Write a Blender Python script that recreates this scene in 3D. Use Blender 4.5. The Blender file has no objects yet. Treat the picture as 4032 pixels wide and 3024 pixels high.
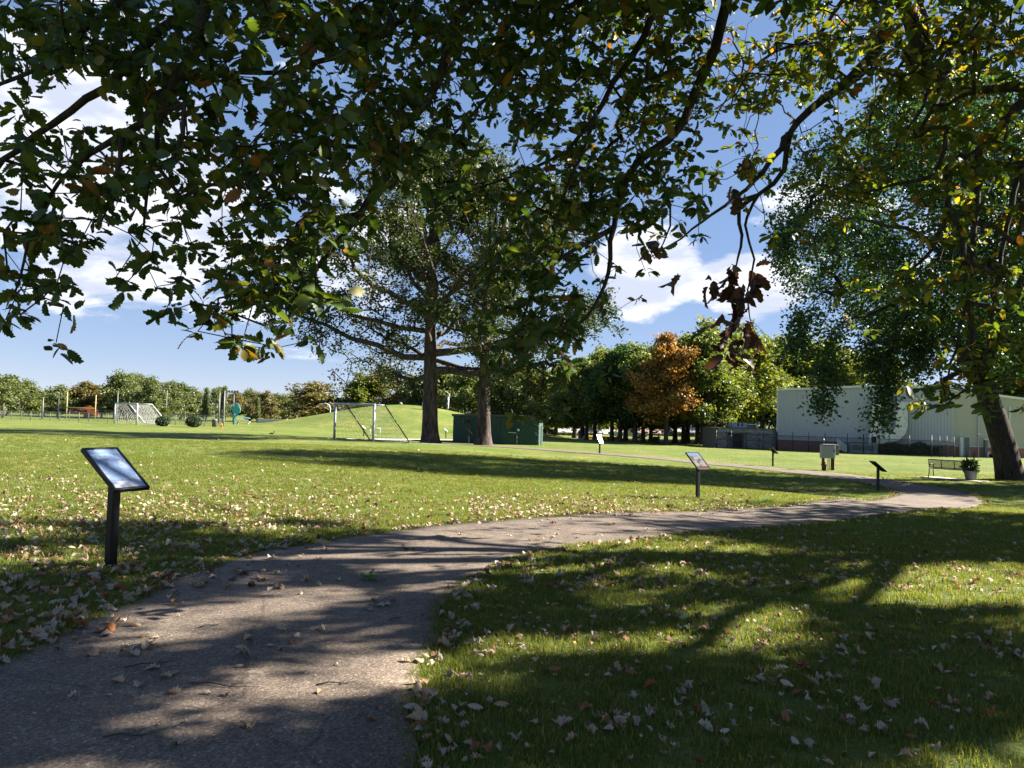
import bpy, math, random
import numpy as np
from mathutils import Vector, Matrix

R = math.radians
scene = bpy.context.scene
col = scene.collection

# ------------------------------------------------------------------ camera
F = 2950.0; CX = 2016.0; CY = 1512.0
CAM = np.array([0.0, 0.0, 1.6])
PITCH, ROLL = 2.64, 1.5
cam = bpy.data.cameras.new('camera'); cam.sensor_width = 36; cam.lens = 36 * F / 4032
cam.clip_start = 0.05; cam.clip_end = 6000
camo = bpy.data.objects.new('camera', cam); col.objects.link(camo); scene.camera = camo
camR = Matrix.Rotation(R(90 + PITCH), 3, 'X') @ Matrix.Rotation(R(ROLL), 3, 'Z')
camo.matrix_world = Matrix.Translation(Vector(CAM)) @ camR.to_4x4()

# ------------------------------------------------------------------ sun, sky, exposure
SUN_AZ, SUN_EL = 75.0, 31.5          # degrees to the right of the view, above the horizon
SUN = np.array([math.sin(R(SUN_AZ)) * math.cos(R(SUN_EL)), math.cos(R(SUN_AZ)) * math.cos(R(SUN_EL)), math.sin(R(SUN_EL))])
sl = bpy.data.lights.new('sun', 'SUN'); sl.energy = 5.0; sl.angle = R(0.53); sl.color = (1.0, 0.93, 0.82)
so = bpy.data.objects.new('sun', sl); col.objects.link(so)
so.rotation_euler = Vector(SUN).to_track_quat('Z', 'Y').to_euler(); so.location = (30, 10, 40)

scene.view_settings.view_transform = 'Standard'; scene.view_settings.look = 'None'
scene.view_settings.exposure = 2.45; scene.view_settings.gamma = 1.0
scene.view_settings.use_curve_mapping = False
scene.cycles.use_denoising = True
scene.cycles.max_bounces = 8; scene.cycles.diffuse_bounces = 3; scene.cycles.transmission_bounces = 4
scene.cycles.transparent_max_bounces = 12; scene.cycles.caustics_reflective = False; scene.cycles.caustics_refractive = False
scene.cycles.sample_clamp_indirect = 6.0

def pixel_dir(px, py):
    return np.array(camR @ Vector(((px - CX) / F, -(py - CY) / F, -1.0)))

world = bpy.data.worlds.new('World'); scene.world = world; world.use_nodes = True
wn = world.node_tree.nodes; wl = world.node_tree.links; wn.clear()
def N(nodes, typ, **kw):
    n = nodes.new(typ)
    for k, v in kw.items(): setattr(n, k, v)
    return n
wout = N(wn, 'ShaderNodeOutputWorld'); wbg = N(wn, 'ShaderNodeBackground'); wbg.inputs[1].default_value = 0.078
sky = N(wn, 'ShaderNodeTexSky', sky_type='NISHITA', sun_disc=False)
sky.sun_elevation = R(SUN_EL); sky.sun_rotation = R(SUN_AZ); sky.altitude = 200; sky.air_density = 0.65; sky.dust_density = 0.0; sky.ozone_density = 3.0
gm_ = N(wn, 'ShaderNodeGamma'); gm_.inputs[1].default_value = 0.36; wl.new(sky.outputs[0], gm_.inputs[0])
tint = N(wn, 'ShaderNodeMix', data_type='RGBA'); tint.blend_type = 'MULTIPLY'; tint.inputs['Factor'].default_value = 1; tint.inputs['B'].default_value = (1.02, 1.0, 1.08, 1)
hs = N(wn, 'ShaderNodeHueSaturation'); hs.inputs['Saturation'].default_value = 1.6; wl.new(gm_.outputs[0], tint.inputs['A']); wl.new(tint.outputs['Result'], hs.inputs['Color'])
tc = N(wn, 'ShaderNodeTexCoord')
sep = N(wn, 'ShaderNodeSeparateXYZ'); wl.new(tc.outputs['Generated'], sep.inputs[0])
def wmath(op, a, b=None, clamp=False):
    n = N(wn, 'ShaderNodeMath', operation=op); n.use_clamp = clamp
    for i, v in enumerate((a, b)):
        if v is None: continue
        if isinstance(v, (int, float)): n.inputs[i].default_value = v
        else: wl.new(v, n.inputs[i])
    return n.outputs[0]
# clouds: drifting fields of noise laid on the dome, gathered into banks
mapv = N(wn, 'ShaderNodeMapping'); mapv.inputs['Scale'].default_value = (1, 1, 2.6)
wl.new(tc.outputs['Generated'], mapv.inputs[0])
nz = N(wn, 'ShaderNodeTexNoise'); nz.inputs['Scale'].default_value = 6.4; nz.inputs['Detail'].default_value = 9; nz.inputs['Roughness'].default_value = 0.6
nz.inputs['Distortion'].default_value = 0.25
wl.new(mapv.outputs[0], nz.inputs['Vector'])
mapw = N(wn, 'ShaderNodeMapping'); mapw.inputs['Scale'].default_value = (1, 1, 2.6); mapw.inputs['Location'].default_value = (-0.03 * SUN[0], -0.03 * SUN[1], -0.075)
wl.new(tc.outputs['Generated'], mapw.inputs[0])
nz2 = N(wn, 'ShaderNodeTexNoise'); nz2.inputs['Scale'].default_value = 6.4; nz2.inputs['Detail'].default_value = 6; nz2.inputs['Roughness'].default_value = 0.6
nz2.inputs['Distortion'].default_value = 0.25
wl.new(mapw.outputs[0], nz2.inputs['Vector'])
bank = None
for (px, py, rx, rz, amp) in [(250, 520, .24, .17, .40), (420, 830, .30, .12, .33), (100, 1000, .25, .07, .16), (620, 1130, .22, .07, .25), (1350, 960, .16, .16, .26),
                              (2540, 1060, .10, .075, .50), (2940, 1130, .105, .055, .52), (150, 1330, .3, .03, .10), (1150, 1330, .14, .035, .10), (2600, 1420, .16, .03, .05),
                              (3500, 900, .2, .12, .2)]:
    c = pixel_dir(px, py); c = c / np.linalg.norm(c)
    s = N(wn, 'ShaderNodeVectorMath', operation='SUBTRACT'); wl.new(tc.outputs['Generated'], s.inputs[0]); s.inputs[1].default_value = tuple(c)
    m = N(wn, 'ShaderNodeVectorMath', operation='MULTIPLY'); wl.new(s.outputs[0], m.inputs[0]); m.inputs[1].default_value = (1 / rx, 1 / rx, 1 / rz)
    ln = N(wn, 'ShaderNodeVectorMath', operation='LENGTH'); wl.new(m.outputs[0], ln.inputs[0])
    mr = N(wn, 'ShaderNodeMapRange', interpolation_type='SMOOTHERSTEP'); wl.new(ln.outputs['Value'], mr.inputs['Value'])
    mr.inputs['From Min'].default_value = 0.15; mr.inputs['From Max'].default_value = 1.2; mr.inputs['To Min'].default_value = amp; mr.inputs['To Max'].default_value = 0
    bank = mr.outputs[0] if bank is None else wmath('MAXIMUM', bank, mr.outputs[0])
dens = wmath('ADD', nz.outputs['Fac'], bank)
mk = N(wn, 'ShaderNodeMapRange', interpolation_type='SMOOTHSTEP'); wl.new(dens, mk.inputs['Value'])
mk.inputs['From Min'].default_value = 0.62; mk.inputs['From Max'].default_value = 0.76
above = N(wn, 'ShaderNodeMapRange', interpolation_type='SMOOTHSTEP'); wl.new(sep.outputs[2], above.inputs['Value'])
above.inputs['From Min'].default_value = 0.0; above.inputs['From Max'].default_value = 0.10
mask = wmath('MULTIPLY', mk.outputs[0], above.outputs[0])
mask = wmath('MULTIPLY', mask, 0.93)
lit = wmath('SUBTRACT', nz2.outputs['Fac'], nz.outputs['Fac'])
lr = N(wn, 'ShaderNodeMapRange', interpolation_type='SMOOTHSTEP'); wl.new(lit, lr.inputs['Value'])
lr.inputs['From Min'].default_value = -0.10; lr.inputs['From Max'].default_value = 0.10; lr.inputs['To Min'].default_value = 1; lr.inputs['To Max'].default_value = 0
cm = N(wn, 'ShaderNodeMix', data_type='RGBA'); wl.new(lr.outputs[0], cm.inputs['Factor'])
cm.inputs['A'].default_value = (1.8, 1.95, 2.35, 1); cm.inputs['B'].default_value = (2.75, 2.8, 3.0, 1)
mx = N(wn, 'ShaderNodeMix', data_type='RGBA'); wl.new(mask, mx.inputs['Factor']); wl.new(hs.outputs[0], mx.inputs['A']); wl.new(cm.outputs['Result'], mx.inputs['B'])
wl.new(mx.outputs['Result'], wbg.inputs[0]); wl.new(wbg.outputs[0], wout.inputs[0])

# ------------------------------------------------------------------ helpers
def project(P):
    P = np.atleast_2d(np.asarray(P, float)) - CAM
    m = np.array(camR)                       # columns = camera axes
    c = P @ m
    d = -c[:, 2]
    with np.errstate(divide='ignore', invalid='ignore'):
        px = CX + F * c[:, 0] / d; py = CY - F * c[:, 1] / d
    return px, py, d
def at(px, py, d):
    return CAM + pixel_dir(px, py) * d

CPT = []   # terrain control points (x, y, z)
for p in [(0, 0), (-3, 2), (3, 2), (0, 5), (-5, 5), (5, 5), (-4, 9), (0, 9), (-8, 12), (-12, 8), (0, -8), (10, -6), (-12, -8), (-10, 20), (-20, 20), (-14, 32), (-30, 40)]:
    CPT.append((p[0], p[1], 0.0))
CPT += [(5, 10, -0.12), (8, 13, -0.3), (1, 14, -0.12)]
for (px, py, d) in [(450, 1667, 91), (0, 1650, 107), (880, 1680, 90), (1317, 1722, 52), (1468, 1738, 50), (1695, 1744, 58), (1900, 1757, 58), (1980, 1751, 66), (1783, 1741, 68),
                    (2361, 1785, 50), (3043, 1838, 46), (3457, 1932, 30), (2747, 1963, 20), (3740, 1888, 38), (3990, 1886, 38), (3260, 1855, 44), (3062, 1770, 88), (3756, 1797, 80),
                    (4030, 1804, 80), (2622, 1746, 94), (2440, 1737, 98), (2800, 1758, 90), (2300, 1728, 110), (1755, 1727, 90), (3541, 1952, 28), (3888, 1985, 27), (3000, 2040, 17)]:
    CPT.append(tuple(at(px, py, d)))
for a in range(0, 360, 20):
    for r, z in ((170, -0.9), (300, -0.9), (600, -1.0)):
        if math.sin(R(a)) < -0.2: z = -0.3
        CPT.append((r * math.cos(R(a)), r * math.sin(R(a)), z))
CPT = np.array(CPT)
MC = at(1610, 1648, 118)[:2]; MR = 27.0; MH = 4.15
def T(x, y):
    x = np.asarray(x, float); y = np.asarray(y, float)
    d2 = (x[..., None] - CPT[:, 0]) ** 2 + (y[..., None] - CPT[:, 1]) ** 2
    sc = 3.0 + 0.06 * np.hypot(x, y)
    w = 1.0 / (d2 + (sc ** 2)[..., None]) ** 2
    z = (w * CPT[:, 2]).sum(-1) / w.sum(-1)
    r = np.hypot(x - MC[0], y - MC[1]) / MR
    s = np.clip(1 - r, 0, 1); z = z + MH * s * s * (3 - 2 * s)
    return z
def t1(x, y): return float(T(np.array([x]), np.array([y]))[0])
def base(px, d, dz=0.0):
    """ground point in column px at depth d"""
    py = 1700.0
    for _ in range(6):
        p = at(px, py, d); z = t1(p[0], p[1])
        q = project([(p[0], p[1], z)]); py += float(q[1][0] * 0 + (q[1][0] - py))
    return Vector((p[0], p[1], z + dz))
def ground(px, py):
    """point of the ground seen at a pixel"""
    dr = pixel_dir(px, py); lo = 0.5
    t = lo
    while t < 400:
        p = CAM + dr * t
        if p[2] < t1(p[0], p[1]):
            a, b = t / 1.03 - 0.05, t
            for _ in range(24):
                m = (a + b) / 2; p = CAM + dr * m
                if p[2] < t1(p[0], p[1]): b = m
                else: a = m
            return p
        t = t * 1.03 + 0.05
    return CAM + dr * 400

def ground_many(px, py):
    d = (np.array(camR) @ np.stack([(px - CX) / F, -(py - CY) / F, -np.ones(len(px))])).T
    z = np.zeros(len(px))
    for _ in range(12):
        t = np.clip((z - CAM[2]) / np.minimum(d[:, 2], -1e-4), .5, 300); p = CAM + d * t[:, None]; z = .4 * z + .6 * T(p[:, 0], p[:, 1])
    return p
# ---- materials
def mat(name, color=(.5, .5, .5), rough=.7, metal=0.0, spec=0.4, noise=0.0, nscale=8.0, bump=0.0, bscale=60.0, color2=None, translucent=0.0, tcolor=None, coat=0.0):
    m = bpy.data.materials.new(name); m.use_nodes = True
    nt = m.node_tree; b = nt.nodes['Principled BSDF']
    b.inputs['Roughness'].default_value = rough; b.inputs['Metallic'].default_value = metal; b.inputs['Specular IOR Level'].default_value = spec
    b.inputs['Base Color'].default_value = (*color, 1)
    if coat: b.inputs['Coat Weight'].default_value = coat; b.inputs['Coat Roughness'].default_value = 0.04
    if noise or color2:
        tcn = nt.nodes.new('ShaderNodeTexCoord'); n = nt.nodes.new('ShaderNodeTexNoise'); n.inputs['Scale'].default_value = nscale; n.inputs['Detail'].default_value = 6; n.inputs['Roughness'].default_value = .65
        nt.links.new(tcn.outputs['Object'], n.inputs['Vector'])
        mp = nt.nodes.new('ShaderNodeMapRange'); mp.inputs['From Min'].default_value = .3; mp.inputs['From Max'].default_value = .7
        nt.links.new(n.outputs['Fac'], mp.inputs['Value'])
        mix = nt.nodes.new('ShaderNodeMix'); mix.data_type = 'RGBA'
        c2 = color2 or tuple(min(1, c * (1 + noise)) for c in color); c1 = color if color2 else tuple(c * (1 - noise) for c in color)
        mix.inputs['A'].default_value = (*c1, 1); mix.inputs['B'].default_value = (*c2, 1)
        nt.links.new(mp.outputs[0], mix.inputs['Factor']); nt.links.new(mix.outputs['Result'], b.inputs['Base Color'])
    if bump:
        tcn = nt.nodes.new('ShaderNodeTexCoord'); n = nt.nodes.new('ShaderNodeTexNoise'); n.inputs['Scale'].default_value = bscale; n.inputs['Detail'].default_value = 4
        nt.links.new(tcn.outputs['Object'], n.inputs['Vector'])
        bp = nt.nodes.new('ShaderNodeBump'); bp.inputs['Strength'].default_value = bump; bp.inputs['Distance'].default_value = 0.02
        nt.links.new(n.outputs['Fac'], bp.inputs['Height']); nt.links.new(bp.outputs[0], b.inputs['Normal'])
    return m

def leaf_mat(name, ramp, trans=0.45, tboost=(1.6, 1.5, 0.5), rough=0.5, spec=0.35):
    """leaf: every leaf (mesh island / object) takes its own colour from the ramp; light passes through it"""
    m = bpy.data.materials.new(name); m.use_nodes = True; nt = m.node_tree; nd = nt.nodes; lk = nt.links
    b = nd['Principled BSDF']; out = nd['Material Output']; b.inputs['Roughness'].default_value = rough; b.inputs['Specular IOR Level'].default_value = spec
    g = nd.new('ShaderNodeNewGeometry'); oi = nd.new('ShaderNodeObjectInfo')
    add = nd.new('ShaderNodeMath'); add.operation = 'ADD'; lk.new(g.outputs['Random Per Island'], add.inputs[0]); lk.new(oi.outputs['Random'], add.inputs[1])
    fr = nd.new('ShaderNodeMath'); fr.operation = 'FRACT'; lk.new(add.outputs[0], fr.inputs[0])
    cr = nd.new('ShaderNodeValToRGB'); lk.new(fr.outputs[0], cr.inputs[0]); cr.color_ramp.interpolation = 'LINEAR'
    e = cr.color_ramp.elements
    while len(e) < len(ramp): e.new(0.5)
    for k, (p, c) in enumerate(ramp): e[k].position = p; e[k].color = (*c, 1)
    lk.new(cr.outputs[0], b.inputs['Base Color'])
    tr = nd.new('ShaderNodeBsdfTranslucent')
    mu = nd.new('ShaderNodeMix'); mu.data_type = 'RGBA'; mu.blend_type = 'MULTIPLY'; mu.inputs['Factor'].default_value = 1
    lk.new(cr.outputs[0], mu.inputs['A']); mu.inputs['B'].default_value = (*tboost, 1); lk.new(mu.outputs['Result'], tr.inputs[0])
    ms = nd.new('ShaderNodeMixShader'); ms.inputs[0].default_value = trans
    lk.new(b.outputs[0], ms.inputs[1]); lk.new(tr.outputs[0], ms.inputs[2]); lk.new(ms.outputs[0], out.inputs[0])
    return m

def bark_mat(name, c1, c2, scale=9.0):
    m = bpy.data.materials.new(name); m.use_nodes = True; nt = m.node_tree; nd = nt.nodes; lk = nt.links; b = nd['Principled BSDF']
    b.inputs['Roughness'].default_value = .95; b.inputs['Specular IOR Level'].default_value = .1
    tcn = nd.new('ShaderNodeTexCoord'); mp = nd.new('ShaderNodeMapping'); mp.inputs['Scale'].default_value = (1, 1, .16); lk.new(tcn.outputs['Object'], mp.inputs[0])
    n = nd.new('ShaderNodeTexNoise'); n.inputs['Scale'].default_value = scale; n.inputs['Detail'].default_value = 7; n.inputs['Roughness'].default_value = .7; n.inputs['Distortion'].default_value = .6
    lk.new(mp.outputs[0], n.inputs['Vector'])
    cr = nd.new('ShaderNodeValToRGB'); cr.color_ramp.elements[0].position = .36; cr.color_ramp.elements[0].color = (*c1, 1); cr.color_ramp.elements[1].position = .66; cr.color_ramp.elements[1].color = (*c2, 1)
    lk.new(n.outputs['Fac'], cr.inputs[0]); lk.new(cr.outputs[0], b.inputs['Base Color'])
    bp = nd.new('ShaderNodeBump'); bp.inputs['Strength'].default_value = 1; bp.inputs['Distance'].default_value = .06; lk.new(n.outputs['Fac'], bp.inputs['Height']); lk.new(bp.outputs[0], b.inputs['Normal'])
    return m

# ---- mesh building
def link(name, me, parent=None, m=None, loc=None):
    o = bpy.data.objects.new(name, me); col.objects.link(o)
    if m is not None and me is not None and len(me.materials) == 0: me.materials.append(m)
    if parent is not None: o.parent = parent
    if loc is not None: o.location = loc
    return o
def mesh_np(name, V, Fq, smooth=False):
    """V (n,3); Fq (m,k) array of equal faces, or a list of such arrays"""
    if not isinstance(Fq, (list, tuple)): Fq = [Fq]
    Fq = [np.asarray(f, np.int32) for f in Fq if len(f)]
    me = bpy.data.meshes.new(name)
    V = np.asarray(V, np.float32)
    me.vertices.add(len(V)); me.vertices.foreach_set('co', V.ravel())
    nl = sum(f.size for f in Fq); npoly = sum(len(f) for f in Fq)
    me.loops.add(nl); me.loops.foreach_set('vertex_index', np.concatenate([f.ravel() for f in Fq]))
    me.polygons.add(npoly)
    tot = np.concatenate([np.full(len(f), f.shape[1], np.int32) for f in Fq])
    st = np.concatenate([[0], np.cumsum(tot)[:-1]]).astype(np.int32)
    me.polygons.foreach_set('loop_start', st)
    try: me.polygons.foreach_set('loop_total', tot)
    except Exception: pass
    if smooth: me.polygons.foreach_set('use_smooth', np.ones(npoly, bool))
    me.update(calc_edges=True); me.validate()
    return me
class MB:
    def __init__(s): s.v = []; s.f = []; s.sm = []
    def add(s, vs, fs, smooth=False):
        o = len(s.v); s.v += [tuple(v) for v in vs]; s.f += [tuple(i + o for i in f) for f in fs]; s.sm += [smooth] * len(fs); return s
    def box(s, c, size, rz=0.0, M=None, bev=0.0):
        x, y, z = [k / 2 for k in size]
        if bev <= 0:
            vs = [Vector((a * x, b * y, e * z)) for e in (-1, 1) for b in (-1, 1) for a in (-1, 1)]
            fs = [(0, 2, 3, 1), (4, 5, 7, 6), (0, 1, 5, 4), (2, 6, 7, 3), (0, 4, 6, 2), (1, 3, 7, 5)]
        else:
            vs = []; idx = {}
            for e in (-1, 1):
                for b in (-1, 1):
                    for a in (-1, 1):
                        idx[(a, b, e)] = len(vs)
                        vs += [Vector((a * x, b * (y - bev), e * (z - bev))), Vector((a * (x - bev), b * y, e * (z - bev))), Vector((a * (x - bev), b * (y - bev), e * z))]
            fs = []
            def q(k, ax, cs): return [idx[c] + ax for c in cs]
            for sg in (-1, 1):
                ring = [(-1, -1), (1, -1), (1, 1), (-1, 1)]
                if sg > 0: fx = ring
                else: fx = ring[::-1]
                fs.append(q(0, 0, [(sg, a, b) for a, b in fx])); fs.append(q(0, 1, [(b, sg, a) for a, b in fx])); fs.append(q(0, 2, [(a, b, sg) for a, b in fx]))
            for a in (-1, 1):
                for b in (-1, 1):
                    i, j = idx[(a, b, -1)], idx[(a, b, 1)]; fs.append((i, i + 1, j + 1, j) if a * b < 0 else (i, j, j + 1, i + 1))
                    i, j = idx[(a, -1, b)], idx[(a, 1, b)]; fs.append((i, i + 2, j + 2, j) if a * b > 0 else (i, j, j + 2, i + 2))
                    i, j = idx[(-1, a, b)], idx[(1, a, b)]; fs.append((i + 1, i + 2, j + 2, j + 1) if a * b < 0 else (i + 1, j + 1, j + 2, i + 2))
                    for e in (-1, 1):
                        k = idx[(a, b, e)]; fs.append((k, k + 1, k + 2) if a * b * e > 0 else (k, k + 2, k + 1))
        rot = Matrix.Rotation(rz, 3, 'Z') if M is None else M
        s.add([rot @ v + Vector(c) for v in vs], fs); return s
    def tube(s, path, rad, n=8, caps=True, smooth=True):
        path = [Vector(p) for p in path]
        if isinstance(rad, (int, float)): rad = [rad] * len(path)
        o = []; 
        for i, p in enumerate(path):
            t = (path[min(i + 1, len(path) - 1)] - path[max(i - 1, 0)]).normalized()
            u = t.orthogonal().normalized() if i == 0 else (pu - t * pu.dot(t)).normalized()
            pu = u; w = t.cross(u)
            o += [p + (u * math.cos(2 * math.pi * k / n) + w * math.sin(2 * math.pi * k / n)) * rad[i] for k in range(n)]
        fs = []
        for i in range(len(path) - 1):
            for k in range(n):
                fs.append((i * n + k, i * n + (k + 1) % n, (i + 1) * n + (k + 1) % n, (i + 1) * n + k))
        s.add(o, fs, smooth)
        if caps:
            b = len(s.v) - len(o)
            s.f.append(tuple(b + k for k in range(n))[::-1]); s.sm.append(False)
            s.f.append(tuple(b + (len(path) - 1) * n + k for k in range(n))); s.sm.append(False)
        return s
    def lathe(s, prof, n=20, c=(0, 0, 0), cap=True):
        vs = [Vector((r * math.cos(2 * math.pi * k / n), r * math.sin(2 * math.pi * k / n), z)) + Vector(c) for r, z in prof for k in range(n)]
        fs = [(i * n + k, i * n + (k + 1) % n, (i + 1) * n + (k + 1) % n, (i + 1) * n + k) for i in range(len(prof) - 1) for k in range(n)]
        if cap: fs += [tuple(range(n))[::-1], tuple((len(prof) - 1) * n + k for k in range(n))]
        s.add(vs, fs, True); return s
    def prism(s, poly, z0, z1):
        """poly: ccw list of (x,y); z1 may be a list"""
        n = len(poly); zt = z1 if isinstance(z1, (list, tuple)) else [z1] * n
        vs = [(x, y, z0) for x, y in poly] + [(x, y, zt[i]) for i, (x, y) in enumerate(poly)]
        fs = [tuple(range(n))[::-1], tuple(range(n, 2 * n))] + [(i, (i + 1) % n, n + (i + 1) % n, n + i) for i in range(n)]
        s.add(vs, fs); return s
    def mesh(s, name):
        me = bpy.data.meshes.new(name); me.from_pydata([tuple(v) for v in s.v], [], s.f)
        me.polygons.foreach_set('use_smooth', s.sm); me.update(); return me
    def build(s, name, m, parent=None, loc=None):
        return link(name, s.mesh(name), parent, m, loc)
def tag(o, label=None, cat=None, group=None, kind=None):
    if label: o['label'] = label
    if cat: o['category'] = cat
    if group: o['group'] = group
    if kind: o['kind'] = kind
    return o
def thing(name, label, cat, loc=(0, 0, 0), rz=0.0, group=None):
    o = bpy.data.objects.new(name, None); col.objects.link(o); o.location = loc; o.rotation_euler = (0, 0, rz); o.empty_display_size = .3
    return tag(o, label, cat, group)
def copy_tree(o, parent=None):
    c = o.copy(); col.objects.link(c); c.parent = parent
    for ch in o.children: copy_tree(ch, c)
    return c
ORD = ['first', 'second', 'third', 'fourth', 'fifth', 'sixth', 'seventh', 'eighth', 'ninth', 'tenth', 'eleventh', 'twelfth', 'thirteenth', 'fourteenth', 'fifteenth', 'sixteenth', 'seventeenth', 'eighteenth', 'nineteenth', 'twentieth',
       'twenty-first', 'twenty-second', 'twenty-third', 'twenty-fourth', 'twenty-fifth', 'twenty-sixth', 'twenty-seventh', 'twenty-eighth', 'twenty-ninth', 'thirtieth', 'thirty-first', 'thirty-second', 'thirty-third', 'thirty-fourth']

# ------------------------------------------------------------------ ground
def axis(neg, pos, fine, n):
    a = np.linspace(-1, 1, n); k = 4.2
    s = np.sinh(k * a) / np.sinh(k)
    return np.where(s < 0, s * neg, s * pos)
gx = axis(700, 700, 0, 261); gy = axis(120, 1500, 0, 281)
GX, GY = np.meshgrid(gx, gy); GZ = T(GX.ravel(), GY.ravel()).reshape(GX.shape)
GV = np.stack([GX.ravel(), GY.ravel(), GZ.ravel()], 1)
ii = np.arange(GX.shape[0] - 1)[:, None] * GX.shape[1] + np.arange(GX.shape[1] - 1)[None]
ii = ii.ravel(); GF = np.stack([ii, ii + 1, ii + 1 + GX.shape[1], ii + GX.shape[1]], 1)

def grass_ground():
    m = bpy.data.materials.new('lawn'); m.use_nodes = True; nt = m.node_tree; nd = nt.nodes; lk = nt.links; b = nd['Principled BSDF']
    b.inputs['Roughness'].default_value = .9; b.inputs['Specular IOR Level'].default_value = .08
    tcn = nd.new('ShaderNodeTexCoord')
    def noise(sc, det=5, r=.6, stretch=None):
        n = nd.new('ShaderNodeTexNoise'); n.inputs['Scale'].default_value = sc; n.inputs['Detail'].default_value = det; n.inputs['Roughness'].default_value = r
        if stretch:
            mp = nd.new('ShaderNodeMapping'); mp.inputs['Scale'].default_value = stretch; lk.new(tcn.outputs['Object'], mp.inputs[0]); lk.new(mp.outputs[0], n.inputs['Vector'])
        else: lk.new(tcn.outputs['Object'], n.inputs['Vector'])
        return n.outputs['Fac']
    def ramp(f, a, c):
        cr = nd.new('ShaderNodeValToRGB'); lk.new(f, cr.inputs[0])
        e = cr.color_ramp.elements
        while len(e) < len(a): e.new(.5)
        for k in range(len(a)): e[k].position = a[k]; e[k].color = (*c[k], 1)
        return cr.outputs[0]
    fine = ramp(noise(26, 6, .75), (.3, .5, .72), ((.068, .092, .021), (.118, .142, .036), (.195, .205, .066)))
    broad = ramp(noise(.11, 5, .6, (1, 1.6, 1)), (.30, .52, .72), ((.74, .92, .6), (1, 1, 1), (1.40, 1.18, 1.2)))
    mid = ramp(noise(1.6, 4, .6), (.35, .65), ((.86, .9, .85), (1.16, 1.1, 1.12)))
    def mul(a, c):
        x = nd.new('ShaderNodeMix'); x.data_type = 'RGBA'; x.blend_type = 'MULTIPLY'; x.inputs['Factor'].default_value = 1; lk.new(a, x.inputs['A']); lk.new(c, x.inputs['B']); return x.outputs['Result']
    worn = ramp(noise(.42, 7, .68, (1, .7, 1)), (.40, .56, .70), ((.80, .90, .78), (1, 1, 1), (1.42, 1.10, 1.35)))
    lk.new(mul(mul(mul(fine, broad), mid), worn), b.inputs['Base Color'])
    bp = nd.new('ShaderNodeBump'); bp.inputs['Strength'].default_value = .9; bp.inputs['Distance'].default_value = .05; lk.new(noise(34, 5, .7), bp.inputs['Height']); lk.new(bp.outputs[0], b.inputs['Normal'])
    return m
lawn = link('ground', mesh_np('ground', GV, GF, True), None, grass_ground()); tag(lawn, kind='structure')

# paths: edges read off the ground
PL = [(-9.0, -5.0), (-6.2, 0.0)]
PR = [(-2.2, -5.0), (-0.9, 0.0)]
L_px = [(-300, 2800), (0, 2630), (230, 2507), (538, 2361), (769, 2246), (1076, 2169), (1306, 2130), (1700, 2077), (1975, 2052), (2246, 2032), (2517, 2019), (2800, 2009), (3000, 2002), (3143, 1995), (3438, 1973), (3541, 1951),
        (3512, 1922), (3364, 1896), (3217, 1874), (3047, 1857), (2921, 1841), (2774, 1829), (2607, 1811), (2444, 1797), (2281, 1785), (2079, 1769), (1921, 1759), (1763, 1750), (1640, 1745), (1500, 1739)]
R_px = [(1700, 3200), (1656, 3024), (1636, 2713), (1697, 2510), (1785, 2340), (1907, 2252), (2076, 2191), (2246, 2154), (2517, 2134), (2700, 2106), (3000, 2086), (3069, 2077), (3438, 2032), (3659, 2014), (3844, 1999), (3888, 1984),
        (3851, 1959), (3770, 1929), (3622, 1911), (3438, 1881), (3290, 1863), (3069, 1845), (2921, 1829), (2774, 1818), (2607, 1801), (2444, 1788), (2281, 1777), (2079, 1763), (1921, 1754), (1763, 1746), (1640, 1741), (1500, 1735)]
PL += [tuple(ground(*p)[:2]) for p in L_px]; PR += [tuple(ground(*p)[:2]) for p in R_px]
def resample(pts, n):
    pts = np.array(pts); 
    for _ in range(2):
        q = np.empty((len(pts) * 2 - 2, 2)); q[0::2] = .75 * pts[:-1] + .25 * pts[1:]; q[1::2] = .25 * pts[:-1] + .75 * pts[1:]
        pts = np.vstack([pts[:1], q, pts[-1:]])
    s = np.concatenate([[0], np.cumsum(np.hypot(*np.diff(pts, axis=0).T))])
    # denser near the start
    u = np.linspace(0, 1, n) ** 1.25 * s[-1]
    return np.stack([np.interp(u, s, pts[:, 0]), np.interp(u, s, pts[:, 1])], 1)
NP_, NW = 420, 13
rngp = np.random.default_rng(5)
def edge_wobble(E, amp):
    n = len(E); w = np.zeros(n)
    for k in range(40): w += np.sin(np.arange(n) * rngp.uniform(.05, 1.6) + rngp.uniform(0, 6.28)) * amp / 4
    d = np.gradient(E, axis=0); nn = np.stack([-d[:, 1], d[:, 0]], 1) / (np.hypot(*d.T)[:, None] + 1e-9)
    return E + nn * w[:, None]
EL = edge_wobble(resample(PL, NP_), .028); ER = edge_wobble(resample(PR, NP_), .028)
def strip(A, B, dz, nw):
    t = np.linspace(0, 1, nw - 2); t = np.concatenate([[0, .006], t[1:-1], [.994, 1]])[None, :, None]
    G = A[:, None] * (1 - t) + B[:, None] * t
    z = T(G[..., 0].ravel(), G[..., 1].ravel()) + dz
    z = z.reshape(G.shape[:2]); z[:, 0] -= .05; z[:, -1] -= .05
    V = np.concatenate([G.reshape(-1, 2), z.reshape(-1, 1)], 1)
    i = (np.arange(len(A) - 1)[:, None] * nw + np.arange(nw - 1)[None]).ravel()
    return V, np.stack([i, i + 1, i + 1 + nw, i + nw], 1)
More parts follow.
